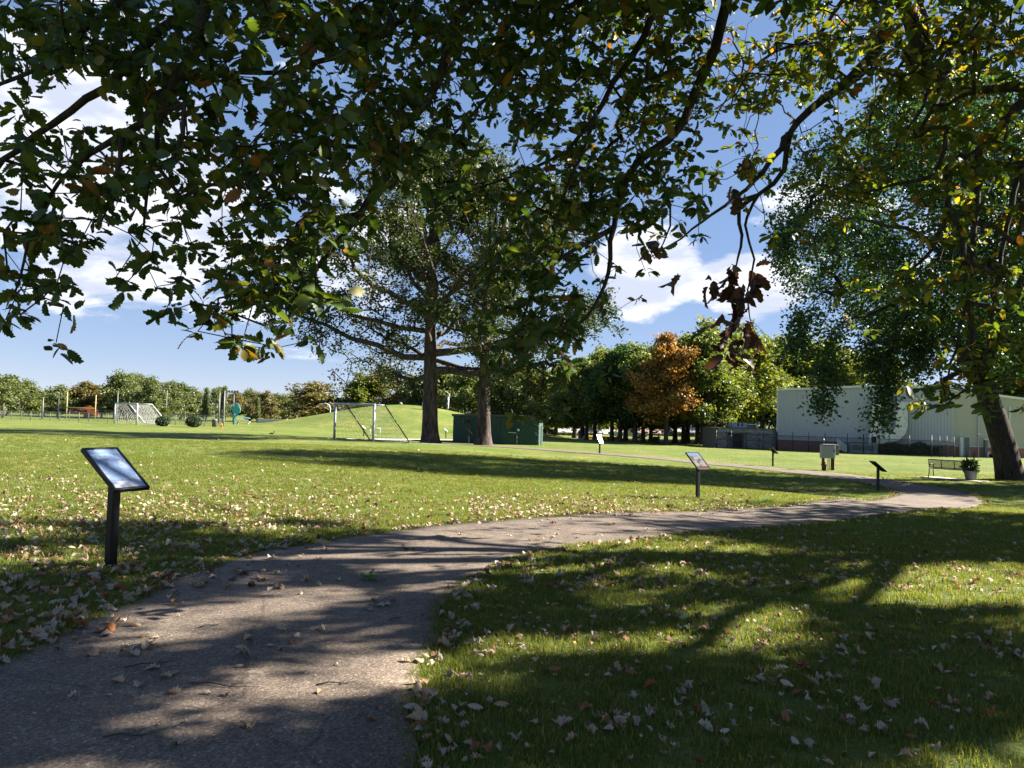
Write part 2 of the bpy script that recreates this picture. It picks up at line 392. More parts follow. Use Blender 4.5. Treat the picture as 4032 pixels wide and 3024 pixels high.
def asphalt():
    m = bpy.data.materials.new('asphalt'); m.use_nodes = True; nt = m.node_tree; nd = nt.nodes; lk = nt.links; b = nd['Principled BSDF']
    b.inputs['Roughness'].default_value = .88; b.inputs['Specular IOR Level'].default_value = .3
    tcn = nd.new('ShaderNodeTexCoord')
    vo = nd.new('ShaderNodeTexVoronoi'); vo.inputs['Scale'].default_value = 85; lk.new(tcn.outputs['Object'], vo.inputs['Vector'])
    n1 = nd.new('ShaderNodeTexNoise'); n1.inputs['Scale'].default_value = .9; n1.inputs['Detail'].default_value = 6; lk.new(tcn.outputs['Object'], n1.inputs['Vector'])
    n2 = nd.new('ShaderNodeTexNoise'); n2.inputs['Scale'].default_value = 130; n2.inputs['Detail'].default_value = 3; lk.new(tcn.outputs['Object'], n2.inputs['Vector'])
    cr = nd.new('ShaderNodeValToRGB'); e = cr.color_ramp.elements; e[0].position = 0; e[0].color = (.045, .035, .027, 1); e[1].position = 1; e[1].color = (.40, .32, .25, 1)
    x = e.new(.55); x.color = (.122, .095, .073, 1); x = e.new(.86); x.color = (.185, .146, .114, 1)
    lk.new(vo.outputs['Color'], cr.inputs[0])
    r1 = nd.new('ShaderNodeValToRGB'); r1.color_ramp.elements[0].position = .3; r1.color_ramp.elements[0].color = (.80, .79, .78, 1); r1.color_ramp.elements[1].position = .7; r1.color_ramp.elements[1].color = (1.18, 1.16, 1.13, 1)
    lk.new(n1.outputs['Fac'], r1.inputs[0])
    x = nd.new('ShaderNodeMix'); x.data_type = 'RGBA'; x.blend_type = 'MULTIPLY'; x.inputs['Factor'].default_value = 1; lk.new(cr.outputs[0], x.inputs['A']); lk.new(r1.outputs[0], x.inputs['B'])
    # cracks that wander across, and old stains
    wv = nd.new('ShaderNodeTexNoise'); wv.inputs['Scale'].default_value = 2.2; wv.inputs['Detail'].default_value = 5; lk.new(tcn.outputs['Object'], wv.inputs['Vector'])
    ad = nd.new('ShaderNodeMix'); ad.data_type = 'RGBA'; ad.inputs['Factor'].default_value = .12; lk.new(tcn.outputs['Object'], ad.inputs['A']); lk.new(wv.outputs['Color'], ad.inputs['B'])
    vc = nd.new('ShaderNodeTexVoronoi'); vc.feature = 'DISTANCE_TO_EDGE'; vc.inputs['Scale'].default_value = .42; lk.new(ad.outputs['Result'], vc.inputs['Vector'])
    ck = nd.new('ShaderNodeMapRange'); lk.new(vc.outputs['Distance'], ck.inputs['Value']); ck.inputs['From Min'].default_value = .0; ck.inputs['From Max'].default_value = .006; ck.inputs['To Min'].default_value = .62; ck.inputs['To Max'].default_value = 1
    sn = nd.new('ShaderNodeTexNoise'); sn.inputs['Scale'].default_value = 3.4; sn.inputs['Detail'].default_value = 8; sn.inputs['Roughness'].default_value = .7; lk.new(tcn.outputs['Object'], sn.inputs['Vector'])
    sr = nd.new('ShaderNodeMapRange'); lk.new(sn.outputs['Fac'], sr.inputs['Value']); sr.inputs['From Min'].default_value = .34; sr.inputs['From Max'].default_value = .6; sr.inputs['To Min'].default_value = .70; sr.inputs['To Max'].default_value = 1.08
    pm = nd.new('ShaderNodeMath'); pm.operation = 'MULTIPLY'; lk.new(ck.outputs[0], pm.inputs[0]); lk.new(sr.outputs[0], pm.inputs[1])
    x2 = nd.new('ShaderNodeMix'); x2.data_type = 'RGBA'; x2.blend_type = 'MULTIPLY'; x2.inputs['Factor'].default_value = 1; lk.new(x.outputs['Result'], x2.inputs['A']); lk.new(pm.outputs[0], x2.inputs['B'])
    lk.new(x2.outputs['Result'], b.inputs['Base Color'])
    bp = nd.new('ShaderNodeBump'); bp.inputs['Strength'].default_value = .6; bp.inputs['Distance'].default_value = .008; lk.new(n2.outputs['Fac'], bp.inputs['Height']); lk.new(bp.outputs[0], b.inputs['Normal'])
    return m
M_asphalt = asphalt()
V, Fc = strip(EL, ER, .022, NW)
tag(link('path', mesh_np('path', V, Fc, True), None, M_asphalt), kind='structure')
PATH_POLY = np.vstack([EL, ER[::-1]])
def inside_path(x, y, grow=0.0):
    x = np.asarray(x); y = np.asarray(y); c = np.zeros(x.shape, bool); P = PATH_POLY[::2]; Q = np.roll(P, -1, 0)
    for (x1, y1), (x2, y2) in zip(P, Q):
        if y1 == y2: continue
        k = ((y1 > y) != (y2 > y)) & (x < (x2 - x1) * (y - y1) / (y2 - y1) + x1); c ^= k
    return c
M_conc = mat('concrete', (.50, .47, .42), .9, noise=.16, nscale=3, bump=.3)
A = np.array([ground(*p)[:2] for p in [(1290, 1728), (1450, 1730), (1540, 1732), (1620, 1732), (1716, 1732), (1800, 1736)]]); B = np.array([ground(*p)[:2] for p in [(1290, 1726), (1450, 1727.5), (1540, 1729), (1620, 1729), (1716, 1729), (1800, 1733)]])
V, Fc = strip(resample(A, 40), resample(B, 40), .03, 4)
tag(link('path', mesh_np('path_far', V, Fc, True), None, M_conc), kind='structure')
# ------------------------------------------------------------------ trees: growing tools
def frames(D):
    D = D / (np.linalg.norm(D, axis=1, keepdims=True) + 1e-9)
    ref = np.where(np.abs(D[:, 2:3]) < .9, np.array([[0, 0, 1.]]), np.array([[1., 0, 0]]))
    U = np.cross(D, ref); U /= np.linalg.norm(U, axis=1, keepdims=True) + 1e-9
    W = np.cross(D, U); return D, U, W
def prisms(A, B, ra, rb, k):
    """tapered k-sided sticks from A to B"""
    D, U, W = frames(B - A); n = len(A)
    th = np.arange(k) * 2 * np.pi / k
    ring = U[:, None] * np.cos(th)[None, :, None] + W[:, None] * np.sin(th)[None, :, None]
    B2 = B + D * rb[:, None] * .6
    V = np.concatenate([A[:, None] + ring * ra[:, None, None], B2[:, None] + ring * rb[:, None, None]], 1).reshape(-1, 3)
    o = np.arange(n)[:, None] * 2 * k; j = np.arange(k)[None]; j2 = (j + 1) % k
    Fq = np.stack([o + j, o + j2, o + k + j2, o + k + j], 2).reshape(-1, 4)
    return V, Fq
class Skel:
    def __init__(s): s.p = []; s.par = []; s.r = []; s.fixed = []
    def node(s, p, par, r=0.0):
        s.p.append(np.asarray(p, float)); s.par.append(par); s.r.append(r); return len(s.p) - 1
    def chain(s, pts, par, r0, r1):
        n = len(pts); i = par
        for k, p in enumerate(pts): i = s.node(p, i, r0 + (r1 - r0) * k / max(1, n - 1))
        return i
    def nearest(s, p):
        P = np.array(s.p); return int(((P - p) ** 2).sum(1).argmin())
    def colonize(s, pts, step, rng, sag=0.0, jit=.12):
        pts = np.asarray(pts, float); P = np.array(s.p); n = len(pts)
        best = np.full(n, 1e18); who = np.zeros(n, int)
        for a in range(0, n, 400):
            d = ((pts[a:a + 400, None] - P[None]) ** 2).sum(2); who[a:a + 400] = d.argmin(1); best[a:a + 400] = d.min(1)
        tip = np.zeros(n, int); done = np.zeros(n, bool)
        for _ in range(n):
            i = int(np.where(done, 1e18, best).argmin()); done[i] = True
            a = s.p[who[i]]; b = pts[i]; L = math.sqrt(best[i]); m = max(1, int(L / step)); par = who[i]; new = []
            for k in range(1, m + 1):
                t = k / m; q = a + (b - a) * t
                if k < m: q = q + rng.normal(0, jit * L / m, 3) + np.array([0, 0, sag * L * t * (1 - t) * 4])
                par = s.node(q, par); new.append(par)
            tip[i] = par
            for j in new:
                d = ((pts - s.p[j]) ** 2).sum(1); k = d < best; best[k] = d[k]; who[k] = j
        return tip
    def radii(s, rmin, power=.42, cap=1e9):
        n = len(s.p); c = np.zeros(n); par = np.array(s.par)
        for i in range(n - 1, -1, -1):
            if c[i] == 0: c[i] = 1
            if par[i] >= 0: c[par[i]] += c[i]
        r = np.minimum(rmin * c ** power, cap); g = np.array(s.r); r = np.where(g > 0, np.maximum(g, 0), r)
        return r
    def arrays(s, rmin, k=4, power=.42, thick=None, cap=1e9):
        P = np.array(s.p); par = np.array(s.par); r = s.radii(rmin, power, cap)
        e = np.where(par >= 0)[0]
        ra = np.minimum(r[par[e]], r[e] * 1.5)
        big = r[e] > (thick if thick else 1e9)
        out = []
        for sel, kk in ((~big, k), (big, 8)):
            if sel.any(): out.append(prisms(P[par[e[sel]]], P[e[sel]], ra[sel], r[e[sel]], kk))
        return out
def merge(parts):
    Vs = []; Fs = []; o = 0
    for V, Fq in parts: Vs.append(V); Fs.append(np.asarray(Fq) + o); o += len(V)
    return np.concatenate(Vs), Fs
def rand_rot(n, rng, droop=0.3, up=.5):
    """leaf frames: X along the leaf, Z its face; leaves hang a little and face the sky a little"""
    X = rng.normal(0, 1, (n, 3)); X[:, 2] = X[:, 2] * .6 - droop; X /= np.linalg.norm(X, axis=1, keepdims=True)
    Z = rng.normal(0, 1, (n, 3)); Z[:, 2] += up; Z -= X * (X * Z).sum(1, keepdims=True); Z /= np.linalg.norm(Z, axis=1, keepdims=True) + 1e-9
    Y = np.cross(Z, X)
    return np.stack([X, Y, Z], 2)      # columns
def scatter(tv, tf, rot, pos, scale):
    n = len(pos); V = np.einsum('nij,kj->nki', rot, tv) * scale[:, None, None] + pos[:, None]
    Fq = tf[None] + (np.arange(n) * len(tv))[:, None, None]
    return V.reshape(-1, 3), Fq.reshape(-1, tf.shape[1])
# a folded little leaf for crowns seen from afar, and a toothed oak leaf for near ones
KITE_V = np.array([(0, 0, 0), (.45, .30, .07), (1, 0, -.05), (.45, -.30, .07)]); KITE_F = np.array([(0, 1, 2), (0, 2, 3)])
def oak_leaf(teeth=5, bend=.12, fold=.18, width=.30, twist=0.0):
    V = []; n = teeth * 2 + 1; Fs = []
    prof = lambda t: width * (math.sin(math.pi * min(1, t ** .78)) ** .62) * (.55 + .6 * t if t < .62 else 1.0 - .25 * (t - .62))
    mid = []; lft = []; rgt = []
    for i in range(n + 1):
        t = i / n; z = -bend * t * t
        mid.append(len(V)); V.append((.12 + .88 * t, twist * math.sin(5 * t) * .05, z))
        if 0 < i < n:
            w = prof(t) * (1.10 if i % 2 == 0 else .80); sh = .045 if i % 2 == 0 else -.01
            lft.append(len(V)); V.append((.12 + .88 * t + sh, w, z + w * fold * (1 + .4 * math.sin(3 * t + twist)))); rgt.append(len(V)); V.append((.12 + .88 * t + sh, -w, z + w * fold * (1 + .4 * math.cos(4 * t + twist))))
    for side, sg in ((lft, 1), (rgt, -1)):
        for i in range(n):
            a = mid[i]; b = mid[i + 1]
            e0 = side[i - 1] if i > 0 else None; e1 = side[i] if i < n - 1 else None
            tri = []
            if e0 is None: tri = [(a, b, e1)]
            elif e1 is None: tri = [(a, b, e0)]
            else: tri = [(a, b, e1), (a, e1, e0)]
            for t3 in tri: Fs.append(t3 if sg > 0 else t3[::-1])
    k = len(V); V += [(0, .006, .0), (0, -.006, .0), (.13, 0, -.002)]; Fs.append((k, k + 1, k + 2))
    return np.array(V), np.array(Fs)
# ------------------------------------------------------------------ tree materials
M_bark = bark_mat('bark_grey', (.016, .012, .010), (.125, .102, .086), 7)
M_barkd = bark_mat('bark_dark', (.022, .018, .016), (.075, .062, .054), 14)  # darker bark; the leaning trunk's shade is put into this colour
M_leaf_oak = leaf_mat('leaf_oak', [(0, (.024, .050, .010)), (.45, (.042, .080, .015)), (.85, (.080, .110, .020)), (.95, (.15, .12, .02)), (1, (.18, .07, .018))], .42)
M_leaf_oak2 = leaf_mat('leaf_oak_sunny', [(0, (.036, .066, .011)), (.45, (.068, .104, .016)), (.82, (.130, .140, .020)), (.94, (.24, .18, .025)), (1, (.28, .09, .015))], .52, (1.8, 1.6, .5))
M_leaf_mid = leaf_mat('leaf_mid', [(0, (.020, .038, .012)), (.5, (.036, .060, .017)), (.92, (.065, .078, .022)), (1, (.11, .07, .02))], .28, (1.5, 1.5, .5), .5, .28)
M_leaf_dark = leaf_mat('leaf_dark', [(0, (.018, .048, .014)), (.6, (.034, .078, .018)), (1, (.070, .115, .024))], .36, (1.5, 1.6, .5), .45, .4)
M_leaf_grove = leaf_mat('leaf_grove', [(0, (.042, .078, .018)), (.5, (.080, .120, .028)), (.9, (.150, .175, .045)), (1, (.20, .15, .04))], .42, (1.6, 1.5, .5))
M_leaf_lime = leaf_mat('leaf_lime', [(0, (.050, .085, .014)), (.5, (.090, .130, .022)), (1, (.17, .18, .035))], .42, (1.6, 1.4, .5))
M_leaf_gold = leaf_mat('leaf_gold', [(0, (.14, .065, .020)), (.45, (.24, .125, .028)), (.8, (.30, .19, .040)), (1, (.15, .15, .03))], .40, (1.5, 1.25, .6))
M_leaf_far = leaf_mat('leaf_far', [(0, (.060, .090, .030)), (.5, (.100, .130, .042)), (1, (.160, .175, .065))], .32, (1.4, 1.3, .6))
M_leaf_rust = leaf_mat('leaf_rust', [(0, (.085, .090, .030)), (.5, (.135, .125, .040)), (1, (.20, .155, .055))], .32, (1.4, 1.2, .6))
M_leaf_red = leaf_mat('leaf_red', [(0, (.18, .045, .02)), (1, (.30, .09, .03))], .32, (1.3, 1.2, .8))
M_shrub = leaf_mat('leaf_shrub', [(0, (.012, .028, .010)), (.6, (.022, .046, .014)), (1, (.05, .075, .022))], .15, (1.4, 1.4, .5))

def trunk_tube(path, rad, n=18, rough=.05, seed=0, flare=.5):
    rng = np.random.default_rng(seed); path = np.array(path, float); out = []
    # finer rings
    s = np.linspace(0, len(path) - 1, (len(path) - 1) * 6 + 1); P = np.stack([np.interp(s, np.arange(len(path)), path[:, k]) for k in range(3)], 1); r = np.interp(s, np.arange(len(path)), rad)
    th = np.arange(n) * 2 * np.pi / n; V = []
    ph = rng.uniform(0, 6.28, 6)
    for i in range(len(P)):
        t = P[min(i + 1, len(P) - 1)] - P[max(i - 1, 0)]; D, U, W = frames(t[None]); h = P[i][2] - P[0][2]
        fl = 1 + flare * math.exp(-h / .45) * (1 + .25 * np.sin(5 * th + ph[0]))
        ripple = 1 + rough * (np.sin(7 * th + ph[1] + h * .7) * .5 + np.sin(11 * th + ph[2] - h * .9) * .5 + np.sin(3 * th + ph[3] + h * 1.3) * .6)
        V.append(P[i] + (U[0] * np.cos(th)[:, None] + W[0] * np.sin(th)[:, None]) * (r[i] * fl * ripple)[:, None])
    V = np.concatenate(V); m = len(P); i = np.arange(m - 1)[:, None] * n; j = np.arange(n)[None]; j2 = (j + 1) % n
    Fq = np.stack([i + j, i + j2, i + n + j2, i + n + j], 2).reshape(-1, 4)
    return V, Fq

def grow_tree(seed, H, tr, crown0, Rmax, n_limb, n_cl, per, lsize, lean=(0, 0), profile=None, fork=None, clr=.55, droop=.25, tv=KITE_V, tf=KITE_F, up=20., low=-5., stray=.35, rmin=.012, lead=.93, detail=4, asym=None, inner=.22, wob=.16):
    """a broadleaf tree standing at the origin; returns (trunk V,F list), (leaves V,F)"""
    rng = np.random.default_rng(seed); S = Skel()
    nt = 9; tp = []
    for k in range(nt):
        t = k / (nt - 1); tp.append(np.array([lean[0] * t + .12 * math.sin(3 * t + seed) * t * (H / 15), lean[1] * t + .12 * math.cos(4 * t + seed) * t * (H / 15), H * lead * t - .15 * (k == 0)]))
    tr_r = [max(.02, tr * (1 - .25 * t - .70 * max(0, t - .12))) * (1 if t < .9 else .6) for t in np.linspace(0, 1, nt)]
    tr_r = [max(.02, tr * (1.02 - t) ** .75) for t in np.linspace(0, 1, nt)]
    S.chain(tp, -1, .01, .01)
    S.r = [.005] * nt
    prof = profile or (lambda t: math.sin(math.pi * min(1, .12 + .80 * t)) ** .7)
    az = rng.uniform(0, 6.28); cl = []
    for i in range(n_limb):
        t = (i + rng.uniform(.1, .9)) / n_limb; h = crown0 + (lead * H - crown0) * t * .97
        az += 2.399 + rng.normal(0, .35)
        L = Rmax * prof(t) * rng.uniform(.72, 1.12)
        if asym: L *= asym(az, t)
        el = R(low + (up - low) * t + 45 * t * t + rng.normal(0, 7))
        k = np.interp(h, [p[2] for p in tp], np.arange(nt)); st = np.array([np.interp(k, np.arange(nt), [p[c] for p in tp]) for c in range(3)])
        r0 = float(np.interp(k, np.arange(nt), tr_r)) * rng.uniform(.42, .66)
        pts = []; cur = st.copy(); a2 = az; m = 7
        for q in range(m):
            e = el + (.30 if t > .3 else .42) * (q / m) - droop * (q / m) ** 2 * 1.6; a2 += rng.normal(0, wob); e += rng.normal(0, wob * .55)
            cur = cur + np.array([math.cos(a2) * math.cos(e), math.sin(a2) * math.cos(e), math.sin(e)]) * L / m; pts.append(cur.copy())
        par = S.nearest(st)
        j = S.node(st, -1, r0)
        last = S.chain(pts, j, r0 * .9, max(.012, r0 * .15))
        w = max(1, int(n_cl * L / (Rmax * n_limb * .62)))
        allp = np.array([st] + pts)
        u = rng.uniform(inner, 1, w) ** .85 * m; k0 = np.minimum(u.astype(int), m - 1); f = u - k0
        c = allp[k0] * (1 - f[:, None]) + allp[k0 + 1] * f[:, None]
        sp = stray * L * (.35 + .5 * (u / m)) * .6
        c = c + rng.normal(0, 1, (w, 3)) * np.stack([sp, sp, sp * .75], 1)
        cl.append(c)
    cl.append(np.array(tp[-1])[None] + rng.normal(0, Rmax * .10, (max(2, n_cl // 30), 3)))
    cl = np.concatenate(cl); cl = cl[cl[:, 2] > crown0 * .72]
    tips = S.colonize(cl, Rmax * .11, rng, sag=.05)
    parts = [trunk_tube(tp, tr_r, seed=seed)] + S.arrays(rmin, 3 if detail < 4 else 4, .44, .05, cap=tr * .4)
    n = len(cl) * per; ci = np.repeat(np.arange(len(cl)), per)
    pos = cl[ci] + rng.normal(0, clr, (n, 3)) * np.array([1, 1, .75])
    lv = scatter(tv, tf, rand_rot(n, rng), pos, lsize * rng.uniform(.7, 1.3, n))
    return parts, lv
def tree_meshes(name, parts, lv):
    V, Fs = merge(parts)
    return mesh_np(name + '_trunk', V, Fs, True), mesh_np(name + '_crown', lv[0], lv[1])
def plant_tree(name, label, meshes, mats, loc, rz=0.0, s=(1, 1, 1), group=None):
    o = thing(name, label, 'tree', loc, rz, group); o.scale = s
    me = meshes[0]; 
    if len(me.materials) == 0: me.materials.append(mats[0])
    link('trunk', me, o)
    c = meshes[1]
    if len(c.materials) == 0: c.materials.append(mats[1])
    oc = link('crown', c, o); 
    oc['kind'] = 'stuff'
    if c.materials[0] != mats[1]:
        oc.material_slots[0].link = 'OBJECT'; oc.material_slots[0].material = mats[1]
    return o

# the two tall oaks by the green shed
b1 = base(1693, 58); b2 = base(1903, 58.5)
pr1 = lambda t: [1.0, .95, .92, .84, .74, .62, .48, .32][min(7, int(t * 8))]
m1 = tree_meshes('oak_a', *grow_tree(11, 22.0, .64, 5.4, 15.2, 32, 1150, 40, .25, wob=.26, lean=(.9, 0), profile=pr1, clr=.34, up=40, low=4, stray=.20, rmin=.036, droop=.16, inner=.42))
plant_tree('oak_tree', 'tall open-crowned oak with a thick bare trunk beside the soccer goal', m1, (M_bark, M_leaf_mid), b1, rz=2.2)
m2 = tree_meshes('oak_b', *grow_tree(23, 20.5, .55, 5.0, 13.0, 28, 1000, 40, .25, wob=.26, lean=(.3, .5), profile=pr1, clr=.34, up=40, low=4, stray=.20, rmin=.036, droop=.16, inner=.40))
plant_tree('oak_tree', 'tall oak whose trunk stands in front of the dark green shed', m2, (M_bark, M_leaf_mid), b2, rz=.6)

# the big leaning tree on the right by the bench
def right_tree():
    rng = np.random.default_rng(77); D = 38.0
    b = np.array(base(3985, D)); S = Skel()
    tp = [b + (0, 0, -.2)] + [at(px, py, D) for px, py in [(3955, 1760), (3915, 1640), (3868, 1500)]]
    tube1 = trunk_tube([p - b for p in tp], [.62, .56, .52, .44], seed=3, flare=.30)
    o0 = S.chain([p - b for p in tp], -1, .005, .005)
    limbs = []
    def limb(pts, r0, r1, par):
        P = [np.array(at(px, py, D + dd)) - b for px, py, dd in pts]
        # subdivide
        Q = [S.p[par]] + P; out = []
        for a, c in zip(Q[:-1], Q[1:]):
            for t in (.34, .67, 1.0): out.append(a + (c - a) * t + rng.normal(0, .06, 3))
        e = S.chain(out, par, r0, r1); limbs.append(np.array(out)); return e
    f = o0
    l1 = limb([(3850, 1300, 0), (3820, 1120, -.5), (3800, 900, -1), (3780, 640, -1)], .34, .10, f)
    l2 = limb([(3770, 1330, 1), (3640, 1180, 2), (3480, 1060, 2.5), (3300, 980, 3)], .24, .05, f)
    limb([(3930, 1300, -1), (4020, 1120, -2), (4120, 900, -3), (4180, 650, -3)], .28, .08, f)
    a = S.nearest(np.array(at(3800, 900, D - 1)) - b)
    limb([(3700, 760, -3), (3560, 640, -4), (3400, 560, -5)], .13, .03, a)
    limb([(3900, 620, 2), (3980, 420, 3), (4000, 250, 3)], .14, .03, a)
    a = S.nearest(np.array(at(3820, 1120, D - .5)) - b)
    limb([(3700, 980, -4), (3560, 900, -6), (3380, 860, -7), (3230, 860, -8)], .13, .03, a)
    limb([(3900, 1000, 4), (4000, 900, 7), (4060, 820, 9)], .13, .03, a)
    a = S.nearest(np.array(at(3640, 1180, D + 2)) - b)
    limb([(3520, 1200, 0), (3370, 1250, -1), (3240, 1320, -2)], .10, .025, a)
    limb([(3560, 1260, -2), (3480, 1380, -3), (3460, 1500, -3)], .08, .02, a)
    a = S.nearest(np.array(at(3480, 1060, D + 2.5)) - b)
    limb([(3360, 1100, 1), (3240, 1150, 0), (3160, 1240, -1)], .08, .02, a)
    limb([(3300, 900, 4), (3180, 840, 4), (3100, 860, 4)], .07, .02, a)
    cl = []
    # crown mass, left edge ragged, with hanging sprays
    C = np.array(at(3800, 900, D)) - b
    while len(cl) < 2600:
        u = rng.normal(0, 1, 3); u /= np.linalg.norm(u); r = rng.uniform(.25, 1) ** .45
        p = C + u * r * np.array([9.4, 8.0, 7.8])
        px, py, d = project(p + b); px = px[0]; py = py[0]
        n = math.sin(p[0] * .9) + math.sin(p[1] * 1.1 + 2) + math.sin(p[2] * 1.3 + p[0] * .6)
        if py > 1350 and px < 3780: continue
        if py > 1300 and px < 3300: continue
        if n < -.35: continue
        cl.append(p)
    for (x0, y0, x1, y1, w, n) in [(3290, 1300, 3235, 1630, 36, 46), (3420, 1320, 3405, 1500, 40, 28), (3500, 1320, 3475, 1680, 40, 62), (3600, 1320, 3590, 1480, 45, 28), (3180, 1230, 3120, 1390, 36, 36), (3120, 850, 3070, 1010, 35, 30), (3650, 1330, 3640, 1460, 50, 24)]:
        dd = rng.uniform(-3, 0)
        for _ in range(n):
            t = rng.uniform(0, 1); cl.append(np.array(at(x0 + (x1 - x0) * t + rng.normal(0, w * (1 - .75 * t)), y0 + (y1 - y0) * t, D + dd + rng.normal(0, .4))) - b)
    cl = np.array(cl); S.colonize(cl, .8, rng)
    parts = [tube1] + S.arrays(.012, 4, .42, .05, cap=.16)
    per = 38; n = len(cl) * per; pos = np.repeat(cl, per, 0) + rng.normal(0, .33, (n, 3))
    lv = scatter(KITE_V, KITE_F, rand_rot(n, rng, .5), pos, .20 * rng.uniform(.7, 1.3, n))
    return tree_meshes('leaning', parts, lv), b
mR, bR = right_tree()
plant_tree('leaning_tree', 'large dark green tree with a thick leaning trunk next to the flower pot', mR, (M_barkd, M_leaf_dark), tuple(bR))

# two unseen park trees, added right of the picture to shade the bend and bench
for (x, y, H, rr, lab, sd) in ((39.5, 37.5, 15.0, 8.5, 'unseen park tree added right of the picture beyond the leaning tree', 81), (24.5, 17.5, 13.0, 7.0, 'unseen park tree added right of the picture nearest the path bend', 82)):
    mm = tree_meshes('park%d' % sd, *grow_tree(sd, H, .42, 3.6, rr, 24, 620, 24, .34, profile=pr1, clr=.5, up=30, low=4, stray=.3, rmin=.02))
    plant_tree('park_tree', lab, mm, (M_bark, M_leaf_dark), (x, y, t1(x, y)))
# tree kinds for the grove and the far tree line
prg = lambda t: [.80, 1.0, 1.0, .95, .86, .72, .55, .36][min(7, int(t * 8))]
prr = lambda t: [.85, 1.0, 1.0, .96, .9, .8, .66, .45][min(7, int(t * 8))]
GK = [tree_meshes('grove%d' % k, *grow_tree(40 + k, 13.0, .30, [3.0, 3.4, 2.7, 3.2][k], [4.6, 4.2, 5.0, 4.4][k], 20, 440, 32, .36, wob=.24, profile=[prg, prr][k % 2], clr=.40, up=32, low=2, stray=.30, rmin=.025, detail=3, inner=.3)) for k in range(4)]
FK = [tree_meshes('far%d' % k, *grow_tree(60 + k, 10.0, .28, [1.8, 2.2, 1.4][k], [5.4, 4.6, 5.0][k], 16, 260, 26, .48, wob=.24, profile=prr, clr=.48, up=28, low=0, stray=.33, rmin=.03, detail=3)) for k in range(3)]
prc = lambda t: .9 * (1 - t) ** .5 + .12
CK = tree_meshes('column', *grow_tree(71, 10.0, .18, .6, 1.5, 24, 260, 20, .34, profile=prc, clr=.3, up=60, low=45, stray=.3, rmin=.02, detail=3))
rngt = random.Random(4)
def put(name, label, kind, H0, m, px, d, top, wpx=None, R0=4.6, group=None, dz=0.0):
    """a tree at column px and depth d whose top reaches picture row top"""
    b = base(px, d, dz); q = project([tuple(b)]); h = (q[1][0] - top) * d / F * 1.0
    sz = h / H0; sx = (wpx * 1.32 / 2 * d / F / R0) if wpx else sz
    return plant_tree(name, label, kind, (M_bark, m), b, rngt.uniform(0, 6.28), (sx, sx, sz), group)
# grove, left to right: px, depth, top row, width, kind, material
G = [(2190, 118, 1545, 170, 3, M_leaf_lime), (2262, 112, 1500, 200, 1, M_leaf_grove), (2292, 106, 1455, 210, 0, M_leaf_grove), (2310, 104, 1440, 180, 2, M_leaf_grove), (2343, 107, 1420, 190, 1, M_leaf_grove), (2408, 100, 1398, 190, 0, M_leaf_grove), (2441, 98, 1385, 220, 2, M_leaf_dark),
     (2463, 104, 1390, 200, 3, M_leaf_grove), (2500, 96, 1400, 210, 1, M_leaf_grove), (2532, 97, 1420, 190, 3, M_leaf_grove), (2562, 101, 1390, 200, 2, M_leaf_grove), (2622, 90, 1338, 205, 0, M_leaf_gold), (2658, 101, 1400, 200, 1, M_leaf_grove), (2691, 100, 1370, 220, 2, M_leaf_grove),
     (2707, 101, 1345, 210, 0, M_leaf_lime), (2746, 96, 1345, 215, 3, M_leaf_grove), (2767, 95, 1318, 240, 1, M_leaf_lime), (2786, 91, 1340, 240, 2, M_leaf_grove), (2812, 100, 1325, 240, 0, M_leaf_lime), (2870, 104, 1345, 250, 3, M_leaf_grove), (2935, 108, 1330, 260, 1, M_leaf_lime),
     (3000, 112, 1365, 260, 2, M_leaf_grove), (3070, 116, 1350, 270, 0, M_leaf_lime), (3150, 118, 1360, 270, 3, M_leaf_grove), (3240, 118, 1390, 280, 1, M_leaf_lime), (3340, 120, 1400, 280, 2, M_leaf_grove), (3450, 122, 1400, 280, 0, M_leaf_lime), (3900, 112, 1370, 330, 3, M_leaf_rust), (4020, 105, 1330, 330, 1, M_leaf_lime), (4130, 100, 1300, 330, 2, M_leaf_grove)]
n = 0
for i, (px, d, top, w, k, m) in enumerate(G):
    if m is M_leaf_gold: lab, nm = 'golden orange autumn tree in the middle of the grove', 'autumn_tree'
    elif px > 3600: lab, nm = ['thin rust tinted tree behind the metal building', 'sunny green tree behind the metal building, at the picture edge', 'green tree past the picture edge behind the metal building'][i - 27], 'grove_tree'
    elif px > 2830: lab, nm = 'green tree rising behind the stone shed and metal building, %s from the grove' % ORD[i - 19], 'background_tree'
    else: lab, nm = '%s tree of the shady grove, %s trunk from the green shed' % ('dark green' if m is M_leaf_dark else 'yellow-green' if m is M_leaf_lime else 'green', ORD[i]), 'grove_tree'
    put(nm, lab, GK[k], 13.0 * .96, m, px, d, top, w, [4.6, 4.2, 5.0, 4.4][k], 'trees of the grove and behind the buildings')
